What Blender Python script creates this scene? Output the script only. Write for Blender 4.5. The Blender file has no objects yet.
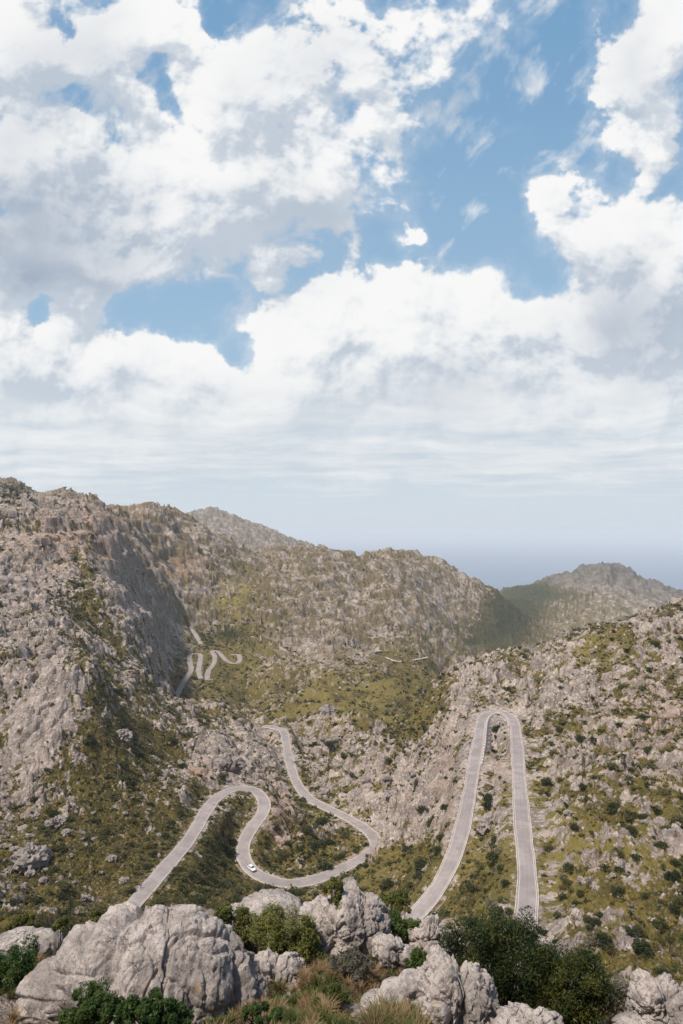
import bpy, bmesh, math, random
import numpy as np
from mathutils import Vector, Matrix

random.seed(7)
rng = np.random.default_rng(11)
scene = bpy.context.scene
col = scene.collection
PI = math.pi
F = 600.0                 # focal length in pixels of the 683 x 1024 picture
CZ = 650.0                # eye height above the sea
PITCH = math.atan(21.0 / 600.0)
EXPO = .30
CP, SP = math.cos(PITCH), math.sin(PITCH)

# ------------------------------------------------------------------ helpers
def at(px, py, Y):
    """world point seen in direction (px, py) at forward distance Y"""
    a = (px - 341.5) / F
    b = (512.0 - py) / F
    dx, dy, dz = a, CP - b * SP, SP + b * CP
    s = Y / dy
    return Vector((dx * s, Y, CZ + dz * s))

def at_z(px, py, zrel):
    a = (px - 341.5) / F
    b = (512.0 - py) / F
    dx, dy, dz = a, CP - b * SP, SP + b * CP
    s = zrel / dz
    return Vector((dx * s, dy * s, CZ + zrel))

def proj(P):
    x, y, z = P[..., 0], P[..., 1], P[..., 2] - CZ
    d = y * CP + z * SP
    return 341.5 + F * x / d, 512.0 - F * (z * CP - y * SP) / d

def mesh_np(name, V, faces, mat=None, parent=None, smooth=True, mats=None, mat_idx=None):
    """faces: (n,k) int array, constant k"""
    V = np.asarray(V, dtype=np.float32)
    faces = np.asarray(faces, dtype=np.int32)
    me = bpy.data.meshes.new(name)
    me.vertices.add(len(V)); me.vertices.foreach_set('co', V.ravel())
    n, k = faces.shape
    me.loops.add(n * k); me.loops.foreach_set('vertex_index', faces.ravel())
    me.polygons.add(n)
    me.polygons.foreach_set('loop_start', np.arange(0, n * k, k, dtype=np.int32))
    me.polygons.foreach_set('loop_total', np.full(n, k, dtype=np.int32))
    if smooth: me.polygons.foreach_set('use_smooth', np.ones(n, dtype=bool))
    if mats:
        for m in mats: me.materials.append(m)
        me.polygons.foreach_set('material_index', np.asarray(mat_idx, dtype=np.int32))
    elif mat: me.materials.append(mat)
    me.update(calc_edges=True)
    o = bpy.data.objects.new(name, me); col.objects.link(o)
    if parent: o.parent = parent
    return o

def attr(me, name, vals):
    a = me.attributes.new(name, 'FLOAT', 'POINT'); a.data.foreach_set('value', np.asarray(vals, dtype=np.float32))

def bm_obj(name, bm, mat, parent=None, smooth=False):
    me = bpy.data.meshes.new(name); bm.to_mesh(me); bm.free()
    me.materials.append(mat)
    if smooth:
        for p in me.polygons: p.use_smooth = True
    o = bpy.data.objects.new(name, me); col.objects.link(o)
    if parent: o.parent = parent
    return o

def tag(o, label=None, cat=None, group=None, kind=None):
    if label: o['label'] = label
    if cat: o['category'] = cat
    if group: o['group'] = group
    if kind: o['kind'] = kind
    return o

def empty(name, loc=(0, 0, 0), rz=0.0):
    o = bpy.data.objects.new(name, None); col.objects.link(o)
    o.location = loc; o.rotation_euler = (0, 0, rz); o.empty_display_size = 0.3
    return o

def copy_tree(o, parent=None):
    c = o.copy(); col.objects.link(c); c.parent = parent
    for ch in [x for x in bpy.data.objects if x.parent == o]:
        copy_tree(ch, c)
    return c

# ------------------------------------------------------------------ numpy noise
def _hash(ix, iy, seed):
    h = (ix.astype(np.int64) * 374761393 + iy.astype(np.int64) * 668265263 + seed * 1442695041) & 0xFFFFFFFF
    h = ((h ^ (h >> 13)) * 1274126177) & 0xFFFFFFFF
    return (h ^ (h >> 16)) & 0xFFFFFFFF

def perlin(x, y, seed=0):
    xi = np.floor(x); yi = np.floor(y)
    xf = x - xi; yf = y - yi
    u = xf * xf * xf * (xf * (xf * 6 - 15) + 10); v = yf * yf * yf * (yf * (yf * 6 - 15) + 10)
    out = []
    for dy in (0, 1):
        for dx in (0, 1):
            a = _hash(xi + dx, yi + dy, seed) * (2 * PI / 4294967296.0)
            out.append(np.cos(a) * (xf - dx) + np.sin(a) * (yf - dy))
    return ((out[0] * (1 - u) + out[1] * u) * (1 - v) + (out[2] * (1 - u) + out[3] * u) * v) * 1.5

def fbm(x, y, seed=0, octv=4, gain=.5):
    r = 0; a = 1; s = 1
    for i in range(octv):
        r = r + a * perlin(x * s, y * s, seed + i * 17); a *= gain; s *= 2.03
    return r

def worley(x, y, seed=0):
    """F1, F2 and a random value of the nearest cell"""
    xi = np.floor(x); yi = np.floor(y)
    f1 = np.full(x.shape, 9., dtype=x.dtype); f2 = f1.copy(); cid = np.zeros_like(f1)
    gx = np.zeros_like(f1); gy = np.zeros_like(f1)
    for dy in (-1, 0, 1):
        for dx in (-1, 0, 1):
            h = _hash(xi + dx, yi + dy, seed)
            px = (h & 0xFFFF) / 65536.0; py = (h >> 16) / 65536.0
            ex = xi + dx + px - x; ey = yi + dy + py - y
            d = np.sqrt(ex * ex + ey * ey)
            m = d < f1
            f2 = np.where(m, f1, np.minimum(f2, d)); f1 = np.where(m, d, f1)
            cid = np.where(m, ((h * 7) & 0xFFFF) / 65536.0, cid)
            gx = np.where(m, ex, gx); gy = np.where(m, ey, gy)
    return f1, f2, cid, gx, gy

def sstep(a, b, x):
    t = np.clip((x - a) / (b - a), 0, 1); return t * t * (3 - 2 * t)

# ------------------------------------------------------------------ materials
def new_mat(name):
    m = bpy.data.materials.new(name); m.use_nodes = True
    nt = m.node_tree; nt.nodes.clear()
    out = nt.nodes.new('ShaderNodeOutputMaterial'); bs = nt.nodes.new('ShaderNodeBsdfPrincipled')
    nt.links.new(bs.outputs[0], out.inputs[0])
    bs.inputs['Roughness'].default_value = .9
    bs.inputs['Specular IOR Level'].default_value = .2
    return m, nt, bs

class NB:
    """tiny node builder"""
    def __init__(s, nt): s.nt = nt
    def n(s, t, **kw):
        nd = s.nt.nodes.new(t)
        for k, v in kw.items(): setattr(nd, k, v)
        return nd
    def put(s, sock, v):
        if isinstance(v, bpy.types.NodeSocket): s.nt.links.new(v, sock)
        elif v is not None: sock.default_value = v
    def math(s, op, a, b=None, c=None, clamp=False):
        nd = s.n('ShaderNodeMath', operation=op, use_clamp=clamp)
        s.put(nd.inputs[0], a); s.put(nd.inputs[1], b) if b is not None else None
        if c is not None: s.put(nd.inputs[2], c)
        return nd.outputs[0]
    def vmath(s, op, a, b=None, c=None, scale=None):
        nd = s.n('ShaderNodeVectorMath', operation=op)
        s.put(nd.inputs[0], a)
        if b is not None: s.put(nd.inputs[1], b)
        if c is not None: s.put(nd.inputs[2], c)
        if scale is not None: s.put(nd.inputs['Scale'], scale)
        return nd.outputs['Value'] if op in ('DOT_PRODUCT', 'LENGTH', 'DISTANCE') else nd.outputs[0]
    def noise(s, vec, scale, detail=4, rough=.55, dist=0.0, out='Fac'):
        nd = s.n('ShaderNodeTexNoise'); s.put(nd.inputs['Vector'], vec)
        nd.inputs['Scale'].default_value = scale; nd.inputs['Detail'].default_value = detail
        nd.inputs['Roughness'].default_value = rough; nd.inputs['Distortion'].default_value = dist
        return nd.outputs[out]
    def voro(s, vec, scale, feature='F1', out='Distance'):
        nd = s.n('ShaderNodeTexVoronoi', feature=feature); s.put(nd.inputs['Vector'], vec)
        nd.inputs['Scale'].default_value = scale
        return nd.outputs[out]
    def ramp(s, x, a, b, lo=0., hi=1., smooth=True):
        nd = s.n('ShaderNodeMapRange'); nd.interpolation_type = 'SMOOTHSTEP' if smooth else 'LINEAR'
        s.put(nd.inputs['Value'], x)
        for i, v in zip(('From Min', 'From Max', 'To Min', 'To Max'), (a, b, lo, hi)): s.put(nd.inputs[i], v)
        return nd.outputs[0]
    def mix(s, f, a, b, mode='MIX'):
        nd = s.n('ShaderNodeMix', data_type='RGBA', blend_type=mode)
        s.put(nd.inputs[0], f)
        for sock, v in ((nd.inputs[6], a), (nd.inputs[7], b)):
            if isinstance(v, (tuple, list)): v = tuple(v) + (1.,) if len(v) == 3 else v
            s.put(sock, v)
        return nd.outputs[2]
    def bump(s, h, strength, dist, normal=None):
        nd = s.n('ShaderNodeBump'); s.put(nd.inputs['Height'], h)
        nd.inputs['Strength'].default_value = strength; nd.inputs['Distance'].default_value = dist
        if normal is not None: s.put(nd.inputs['Normal'], normal)
        return nd.outputs[0]
    def attr(s, name):
        return s.n('ShaderNodeAttribute', attribute_name=name).outputs['Fac']

ROCK_A = (.45, .365, .30); ROCK_B = (.25, .20, .17); ROCK_C = (.66, .58, .51)

def rock_color(b, pos, k=1.0):
    """limestone: grey-pink body, pale patches, dark lichen specks"""
    n1 = b.noise(pos, .11 * k, 5, .6); n2 = b.noise(pos, .55 * k, 5, .65); n3 = b.noise(pos, 2.3 * k, 4, .7)
    c = b.mix(b.ramp(n1, .36, .60), ROCK_A, ROCK_B)
    c = b.mix(b.ramp(n2, .48, .72), c, ROCK_C)
    c = b.mix(b.ramp(n3, .52, .68, 0, .75), c, (.13, .11, .09))
    c = b.mix(b.ramp(b.noise(pos, .9 * k, 3, .6), .56, .66, 0, .7), c, (.12, .105, .07))
    return c

def terrain_material():
    m, nt, bs = new_mat('limestone_and_scrub'); b = NB(nt)
    pos = b.n('ShaderNodeNewGeometry').outputs['Position']
    rock = b.attr('rock'); wood = b.attr('wood'); yel = b.attr('yellow'); red = b.attr('red'); far = b.attr('far')
    rc = rock_color(b, pos)
    fr = b.noise(pos, .035, 6, .7)
    rc = b.mix(b.math('MULTIPLY', b.ramp(fr, .40, .56), far), rc, (.155, .118, .065))
    rc = b.mix(b.attr('remote'), rc, b.mix(b.ramp(fr, .4, .6), (.17, .148, .128), (.085, .08, .06)))
    # stained cliff, bare scree
    rc = b.mix(b.math('MULTIPLY', red, b.ramp(b.noise(pos, .09, 5, .6), .35, .6)), rc, (.40, .235, .15))
    v1 = b.noise(pos, .28, 4, .65); v2 = b.noise(pos, 1.3, 3, .6); v3 = b.noise(pos, .05, 3, .5)
    g = b.mix(b.ramp(v1, .36, .66), (.080, .062, .014), (.145, .108, .024))
    g = b.mix(b.ramp(v2, .50, .62), g, (.028, .030, .009))
    g = b.mix(b.math('MULTIPLY', yel, b.ramp(v3, .3, .6)), g, (.255, .200, .055))
    g = b.mix(b.ramp(b.noise(pos, .8, 4, .6), .56, .66, 0, .85), g, (.30, .225, .15))   # dry soil
    g = b.mix(wood, g, b.mix(b.ramp(v1, .4, .6), (.018, .026, .010), (.05, .055, .018)))
    edge = b.math('ADD', b.math('SUBTRACT', rock, b.math('MULTIPLY', wood, .45)), b.math('MULTIPLY', b.math('SUBTRACT', b.noise(pos, .38, 6, .75), .5), 1.9))
    mask = b.ramp(edge, .44, .56)
    c = b.mix(mask, g, rc)
    nt.links.new(c, bs.inputs['Base Color'])
    h = b.math('ADD', b.noise(pos, .9, 6, .68), b.math('MULTIPLY', b.voro(pos, .8, 'DISTANCE_TO_EDGE'), .5))
    h = b.math('ADD', h, b.math('MULTIPLY', b.noise(pos, 4.0, 3, .6), .25))
    nt.links.new(b.bump(h, .85, 1.2), bs.inputs['Normal'])
    return m

def rock_material(name, scale=1., dim=1.):
    m, nt, bs = new_mat(name); b = NB(nt)
    pos = b.n('ShaderNodeTexCoord').outputs['Object']
    pz = b.vmath('MULTIPLY', pos, (1., 1., .45))
    n1 = b.noise(pz, 1.1 * scale, 6, .62); n2 = b.noise(pz, 4.5 * scale, 5, .65); n3 = b.noise(pos, 17 * scale, 4, .7)
    st_ = b.noise(b.vmath('MULTIPLY', pos, (2.6, 2.6, .5)), 1.3 * scale, 5, .65)
    c = b.mix(b.ramp(n1, .38, .62), (.52 * dim, .445 * dim, .39 * dim), (.30 * dim, .255 * dim, .225 * dim))
    c = b.mix(b.ramp(st_, .52, .64, 0, .6), c, (.19, .17, .16))
    c = b.mix(b.ramp(n2, .5, .68, 0, .75), c, (.56 * dim, .49 * dim, .43 * dim))
    c = b.mix(b.ramp(n3, .52, .66, 0, .7), c, (.12, .11, .10))
    c = b.mix(b.ramp(b.noise(pos, .7 * scale, 4, .65), .54, .62, 0, .55), c, (.20, .175, .155))
    c = b.mix(b.ramp(b.noise(pos, 2.6 * scale, 3, .5), .66, .76, 0, .55), c, (.36, .22, .10))
    cr = b.voro(b.vmath('ADD', pos, b.vmath('SCALE', b.noise(pos, 2.2, 4, .6, out='Color'), scale=.5)), 1.0 * scale, 'DISTANCE_TO_EDGE')
    crack = b.math('MAXIMUM', b.ramp(cr, .0, .02), b.ramp(b.noise(pos, .8, 2, .5), .42, .5))
    nt.links.new(c, bs.inputs['Base Color'])
    h = b.math('ADD', b.math('MULTIPLY', b.noise(pz, 3.2 * scale, 7, .7), 1.), b.math('MULTIPLY', crack, .30))
    h = b.math('ADD', h, b.math('MULTIPLY', n3, .18))
    nt.links.new(b.bump(h, .9, .16), bs.inputs['Normal'])
    return m

def leaf_material(name, ca, cb, trans=.25, scale=6., rough=.55):
    m, nt, bs = new_mat(name); b = NB(nt)
    tc = b.n('ShaderNodeTexCoord').outputs['Object']
    f = b.noise(tc, scale, 3, .6)
    r = b.n('ShaderNodeObjectInfo').outputs['Random']
    f = b.math('ADD', f, b.math('MULTIPLY', b.math('SUBTRACT', r, .5), .25))
    c = b.mix(b.ramp(f, .32, .68), ca, cb)
    nt.links.new(c, bs.inputs['Base Color']); bs.inputs['Roughness'].default_value = rough
    tr = b.n('ShaderNodeBsdfTranslucent'); nt.links.new(c, tr.inputs[0])
    mx = b.n('ShaderNodeMixShader'); mx.inputs[0].default_value = trans
    out = [n for n in nt.nodes if n.type == 'OUTPUT_MATERIAL'][0]
    nt.links.new(bs.outputs[0], mx.inputs[1]); nt.links.new(tr.outputs[0], mx.inputs[2]); nt.links.new(mx.outputs[0], out.inputs[0])
    return m

def plain(name, c, rough=.8, spec=.2, var=.15, scale=3., metal=0.):
    m, nt, bs = new_mat(name); b = NB(nt)
    f = b.noise(b.n('ShaderNodeTexCoord').outputs['Object'], scale, 4, .6)
    cc = b.mix(b.ramp(f, .3, .7), tuple(x * (1 - var) for x in c), tuple(min(1, x * (1 + var)) for x in c))
    nt.links.new(cc, bs.inputs['Base Color'])
    bs.inputs['Roughness'].default_value = rough; bs.inputs['Specular IOR Level'].default_value = spec
    bs.inputs['Metallic'].default_value = metal
    return m

def road_material():
    m, nt, bs = new_mat('worn_asphalt'); b = NB(nt)
    pos = b.n('ShaderNodeNewGeometry').outputs['Position']
    s = b.attr('side')     # -1 .. 1 across the carriageway
    n = b.noise(pos, .25, 5, .6)
    c = b.mix(b.ramp(n, .35, .65), (.27, .232, .215), (.34, .295, .272))
    c = b.mix(b.ramp(b.noise(pos, .08, 2, .5), .52, .54, 0, .28), c, (.20, .175, .165))
    c = b.mix(b.ramp(b.noise(pos, 1.7, 4, .65), .55, .7, 0, .35), c, (.16, .135, .125))
    # tyre-worn bands and the joint down the middle
    w = b.math('ABSOLUTE', b.math('SUBTRACT', b.math('ABSOLUTE', s), .48))
    c = b.mix(b.ramp(w, .0, .25, .10, 0.), c, (.185, .152, .14))
    seam = b.math('ABSOLUTE', b.math('ADD', s, b.math('MULTIPLY', b.math('SUBTRACT', b.noise(pos, .12, 3, .5), .5), .35)))
    c = b.mix(b.ramp(seam, .0, .05, .35, 0.), c, (.13, .11, .105))
    nt.links.new(c, bs.inputs['Base Color']); bs.inputs['Roughness'].default_value = .85
    nt.links.new(b.bump(b.noise(pos, 9., 4, .6), .3, .03), bs.inputs['Normal'])
    return m

M_terrain = terrain_material()
M_road = road_material()
M_kerb = plain('pale_kerb_stone', (.50, .42, .36), var=.25, scale=.7)
M_line = plain('faded_white_line', (.58, .52, .48), var=.15, scale=.8)
M_wall = plain('mortared_stone', (.24, .215, .205), var=.4, scale=1.2)

# ------------------------------------------------------------------ roads (centre lines: pixel direction + height below the eye)
ROADS = {
 'loops': dict(w=2.6, pts=[(60,985,-99),(100,942,-105),(140,897,-109.5),(165,868,-112),(190,838,-115),(208,808,-117.5),(222,794,-119),(240,788,-120),(256,791,-121.5),(264,802,-123),(262,814,-124.5),(253,826,-126),(245,840,-127.5),(243,854,-128.8),(250,868,-129.8),(265,878,-131),(290,883.5,-132.5),(320,878,-134),(345,867,-135.5),(364,857,-136.5),(375,847,-137.3),(373,836,-138),(360,825,-139),(340,814,-140),(315,802,-141.3),(302,791,-142.3),(294,776,-143.5),(289,758,-145),(286,742,-146.3),(283,731,-147.3),(272,727,-148.3),(262,726,-149.3)]),
 'corbata': dict(w=2.18, pts=[(330,1010,-104),(380,950,-101),(422,908,-98.5),(440,884,-96.5),(454,855,-94.5),(463,825,-92.8),(470,790,-91),(474.5,762,-89.8),(479,738,-88.8),(480.5,726,-88.3),(483.5,717,-87.9),(491,713,-87.5),(501,712.5,-87.1),(509.5,715.5,-86.7),(514.5,724,-86.4),(517,745,-85.9),(520,790,-84.9),(523,830,-84.1),(527,870,-83.4),(527,905,-82.6),(521,945,-81.8),(505,1000,-80.5)]),
}
def ypts(l): return [at(*p) for p in l]
FAR = {
 'a': dict(w=2.7, pts3=ypts([(175,700,585),(180,689,612),(185,680,640),(191,670,672),(189.5,661,700),(190,655.5,722),(195,653.5,730),(200.5,655,726),(200,662,700),(198.5,671,672),(201,679,650)])),
 'b': dict(w=2.7, pts3=ypts([(212,679,655),(207.5,679,652),(208.5,671,680),(214,663,705),(214.5,656,730),(212,651.5,748),(217,651,752),(222,656,738),(227,661,722),(234,663.5,716),(239.5,661,724),(238.5,655,745),(231,654.5,748)])),
 'c': dict(w=2.7, pts3=ypts([(201,644,785),(197,637,805),(193,631,830),(189,627,850)])),
 'd': dict(w=1.9, pts3=ypts([(385,657,820),(396,661,800),(410,660.5,800),(418,659,805),(428,657,812)])),
}
def catmull(P, step):
    P = [np.array(p) for p in P]; P = [2 * P[0] - P[1]] + P + [2 * P[-1] - P[-2]]
    out = []
    for i in range(1, len(P) - 2):
        L = np.linalg.norm(P[i + 1] - P[i]); n = max(2, int(L / (step * .25)))
        for k in range(n):
            t = k / n
            out.append(.5 * (2 * P[i] + (P[i + 1] - P[i - 1]) * t + (2 * P[i - 1] - 5 * P[i] + 4 * P[i + 1] - P[i + 2]) * t * t + (3 * P[i] - P[i - 1] - 3 * P[i + 1] + P[i + 2]) * t ** 3))
    out.append(P[-2]); out = np.array(out)
    for _ in range(6):    # smooth a little
        out[1:-1] = .5 * out[1:-1] + .25 * (out[:-2] + out[2:])
    d = np.r_[0, np.cumsum(np.linalg.norm(np.diff(out[:, :2], axis=0), axis=1))]
    s = np.arange(0, d[-1], step)
    return np.stack([np.interp(s, d, out[:, k]) for k in range(3)], 1)

road_lines = {}
for k, r in ROADS.items():
    road_lines[k] = (catmull([at_z(*p) for p in r['pts']], 1.0), r['w'])
for k, r in FAR.items():
    road_lines['far_' + k] = (catmull(r['pts3'], 1.5), r['w'])

# ------------------------------------------------------------------ terrain shape: heights read along sight columns, joined by a smooth surface
FG = [(2, -1, -1.35), (5, -1, -.92)]
COLS = {
 -120: [(8,1115),(11,1065),(15,1005),(19,965),(23,958),(24,940),(35,1030),(60,1040),(100,960),(140,890),(200,800),(240,740),(285,630),(330,600),(450,530),(560,480),(900,485),(1500,480),(3000,540),(6000,612)],
 0: [(8,1115),(11,1065),(15,1005),(19,965),(23,958),(35,1040),(60,1055),(100,980),(140,925),(170,888),(200,855),(222,825),(240,795),(255,750),(278,690),(305,640),(325,638),(355,622),(400,585),(450,550),(510,508),(560,499),(700,505),(1200,494),(1500,486),(1800,500),(3000,540),(6000,612)],
 60: [(8,1115),(11,1065),(15,1005),(19,965),(23,958),(35,1045),(60,1055),(100,985),(140,930),(170,890),(205,840),(240,793),(258,745),(275,700),(300,655),(320,640),(350,637),(400,605),(450,575),(500,545),(560,512),(700,503),(880,498),(1000,508),(1500,515),(3000,545),(6000,612)],
 120: [(8,1125),(11,1078),(15,1022),(19,990),(23,988),(35,1050),(60,1060),(100,1000),(135,945),(165,905),(200,862),(230,820),(265,765),(300,722),(345,698),(390,665),(440,625),(490,592),(560,562),(700,525),(900,508),(1100,520),(2000,535),(3000,540),(6000,612)],
 180: [(8,1125),(11,1078),(15,1022),(19,990),(23,988),(35,1055),(60,1062),(100,1005),(135,950),(165,912),(200,870),(240,828),(285,782),(330,745),(400,715),(500,702),(600,693),(680,664),(760,643),(850,605),(1000,563),(1200,520),(1300,516),(1450,530),(2200,545),(3000,530),(3500,515),(4000,540),(6000,612)],
 240: [(8,1110),(11,1060),(15,1002),(19,958),(23,955),(35,1050),(60,1062),(100,1008),(135,960),(165,925),(200,895),(228,870),(250,838),(285,792),(315,768),(400,735),(500,715),(600,700),(700,672),(800,645),(950,603),(1200,563),(1350,545),(1550,555),(3000,540),(3500,523),(4200,550),(6000,612)],
 300: [(8,1100),(11,1045),(15,985),(19,942),(23,945),(35,1045),(60,1062),(100,1008),(135,965),(165,935),(200,905),(224,885),(260,840),(300,812),(340,785),(430,742),(500,722),(560,702),(700,665),(900,628),(1200,580),(1500,547),(1700,560),(3000,560),(3500,546),(4500,570),(6000,612)],
 360: [(8,1100),(11,1045),(15,985),(19,942),(23,945),(35,1040),(60,1060),(100,1005),(135,955),(165,923),(210,886),(240,865),(285,828),(310,795),(345,765),(400,742),(480,716),(560,700),(700,672),(800,650),(1000,625),(1300,585),(1650,554),(1850,570),(3000,610),(6000,612)],
 420: [(8,1105),(11,1050),(15,995),(19,955),(23,958),(35,1040),(60,1060),(95,1000),(120,955),(158,911),(200,875),(240,835),(300,780),(350,732),(395,698),(440,712),(520,720),(600,700),(700,678),(800,659),(950,640),(1250,600),(1700,559),(1900,580),(3000,620),(6000,612)],
 480: [(8,1110),(11,1068),(15,1028),(19,1008),(23,1012),(35,1055),(60,1065),(95,1000),(120,950),(150,900),(190,835),(225,785),(255,748),(292,713),(330,690),(390,659),(420,665),(500,740),(800,720),(1200,660),(1500,628),(1700,581),(1850,600),(2500,605),(3000,600),(3500,612),(6000,612)],
 540: [(8,1110),(11,1068),(15,1028),(19,1008),(23,1012),(35,1060),(60,1065),(95,1000),(120,940),(135,910),(165,850),(195,803),(240,752),(280,715),(330,685),(380,656),(430,631),(470,640),(560,740),(900,720),(1500,670),(2000,622),(2400,592),(2900,586),(3300,604),(6000,612)],
 600: [(8,1110),(11,1068),(15,1028),(19,1008),(23,1012),(35,1060),(60,1065),(88,995),(115,925),(150,855),(180,803),(220,752),(275,700),(340,655),(400,613),(440,622),(560,740),(900,720),(1500,670),(2000,620),(2600,566),(3000,590),(6000,612)],
 683: [(8,1110),(11,1068),(15,1028),(19,1008),(23,1012),(35,1060),(60,1065),(85,990),(110,922),(135,860),(165,802),(200,752),(260,700),(320,650),(385,603),(430,612),(560,740),(900,720),(1500,670),(2000,632),(2600,594),(3200,602),(6000,612)],
 800: [(8,1100),(15,1010),(23,1000),(35,1060),(60,1050),(85,970),(110,890),(165,770),(260,670),(390,575),(430,580),(560,700),(900,715),(1500,670),(2600,600),(6000,612)],
}
pts = []
def add_pt(P): pts.append((P[0] / P[1], math.log(P[1]), (P[2] - CZ) / P[1]))
for px, L in COLS.items():
    for Y, py in L: add_pt(at(px, py, Y))
    u = (px - 341.5) / F
    pts.append((u, math.log(2.), -1.3)); pts.append((u, math.log(5.), -1.08))
for e in [(75,496,880),(30,501,600),(150,509,1100),(105,511,900),(20,487,1500),(50,506,1000),(30,640,315),(90,655,300),(215,537,1300),(188,517,3500),(197,512,3500),(210,509,3500),(224,512,3500),(240,520,3500),(262,527,3500),(285,536,3500),(305,543,3500),(322,552,3500),(270,547,1450),
          (330,551,1550),(398,551,1700),(440,563,1720),(490,582,1700),(498,600,1650),(505,640,1500),(460,655,1350),(450,690,1000),(520,605,2100),(505,590,3000),(530,588,3000),
          (550,581,2600),(563,577,2600),(580,569,2600),(600,564,2600),(607,562,2600),(616,568,2600),(630,571,2600),(645,578,2600),(662,587,2600),(450,675,397),(440,681,396),(425,691,392),(400,711,378),(385,725,366),(400,735,430),(385,742,420),(440,702,440),(425,712,436),(465,700,450),(510,643,405),(570,618,400),(640,597,395),(380,735,345),(375,770,335),(395,830,245),(420,850,225),
          (495,800,205),(120,600,455),(150,600,520),(135,640,540),(178,706,540),(192,702,560),(170,715,500),(500,760,236),(498,740,258),(500,860,170),(490,900,148)]:
    add_pt(at(*e))
for k, (R, w) in road_lines.items():
    for P in R[::16 if k[:3] != 'far' else 12]: add_pt(P)
pts = np.array(pts); SX, SY = 1.6, 1.0
def kern(a, b):
    d2 = ((a[:, None, 0] - b[None, :, 0]) * SX) ** 2 + ((a[:, None, 1] - b[None, :, 1]) * SY) ** 2
    return np.sqrt(d2 + .03 ** 2)
n = len(pts); A = np.zeros((n + 3, n + 3)); A[:n, :n] = kern(pts, pts) - np.eye(n) * .004
A[:n, n] = 1; A[:n, n + 1:n + 3] = pts[:, :2]; A[n, :n] = 1; A[n + 1:n + 3, :n] = pts[:, :2].T
wts = np.linalg.solve(A, np.r_[pts[:, 2], 0, 0, 0])
ucs = np.linspace(-.95, .95, 130); vcs = np.linspace(math.log(1.8), math.log(6500), 420)
UU, VV = np.meshgrid(ucs, vcs); q = np.c_[UU.ravel(), VV.ravel()]
qc = np.concatenate([kern(c, pts) @ wts[:n] + wts[n] + c @ wts[n + 1:] for c in np.array_split(q, 30)]).reshape(UU.shape)

def base_q(u, v):
    """bilinear read of the coarse surface, u = X/Y, v = ln Y"""
    fu = np.clip((u - ucs[0]) / (ucs[1] - ucs[0]), 0, len(ucs) - 1.001); fv = np.clip((v - vcs[0]) / (vcs[1] - vcs[0]), 0, len(vcs) - 1.001)
    iu = fu.astype(int); iv = fv.astype(int); a = fu - iu; b_ = fv - iv
    a = a * a * (3 - 2 * a) * .35 + a * .65
    return (qc[iv, iu] * (1 - a) + qc[iv, iu + 1] * a) * (1 - b_) + (qc[iv + 1, iu] * (1 - a) + qc[iv + 1, iu + 1] * a) * b_

# image-space description of where scrub replaces bare rock: (px, py, sx, sy, amount)   amount < 0 = rocky
GREEN = [(610,770,120,110,.09),(283,818,11,22,-.5),(355,863,30,6,-.3),(447,790,14,60,-.25),(498,790,5,60,-.2),(90,760,55,60,.42),(60,870,120,45,.38),(150,850,60,60,.35),(230,870,25,40,.5),(300,850,55,28,.55),(330,700,70,28,.55),(410,690,40,45,.5),(235,595,35,28,.45),(130,640,25,30,.1),
         (85,590,18,38,.55),(400,880,60,30,.5),(480,880,40,45,.35),(240,650,40,25,.3),(230,690,30,30,.3),(330,760,25,25,.1),(345,940,80,40,.5),(620,860,120,60,.10),(590,650,40,16,.28),(640,940,80,50,.2),
         (150,735,70,40,.15),(505,620,22,28,.6),(560,600,40,15,.25),(240,900,60,20,.5),(60,940,70,25,.5),
         (40,720,38,58,-.55),(180,610,60,50,-.35),(330,600,70,30,-.12),(440,600,40,25,-.2),(30,580,60,50,-.3),(240,740,40,22,-.35),(330,735,50,14,-.2),(400,800,40,45,-.28),(460,740,60,50,-.25),(420,640,60,30,-.15),(140,550,80,40,-.25),(560,700,80,50,-.1),(220,770,30,14,-.5),(300,640,45,25,-.1)]
YELLOW = [(235,595,35,28,1.),(340,700,80,30,.6),(500,800,160,110,.45),(600,870,120,60,.5),(85,590,18,38,.4),(320,950,90,50,.8),(240,650,40,30,.5),(590,650,60,25,.6),(360,850,80,50,.35)]
WOOD = [(515,612,30,26,1.),(228,633,24,9,.9),(485,640,26,16,.8),(10,488,18,5,1.),(530,590,24,7,1.),(560,596,30,6,.5),(455,625,12,8,.5)]
RED = [(75,545,50,18,.9),(180,572,30,10,.6),(283,818,12,24,1.3),(200,780,14,10,.7),(520,850,8,80,.6),(360,860,30,8,.7),(500,770,6,18,.4),(650,720,50,40,.35),(95,520,60,12,.3),(447,800,9,50,.5)]
def field(L, px, py):
    r = np.zeros_like(px)
    for (x, y, sx, sy, a) in L: r += a * np.exp(-((px - x) / sx) ** 2 - ((py - y) / sy) ** 2)
    return r

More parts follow.
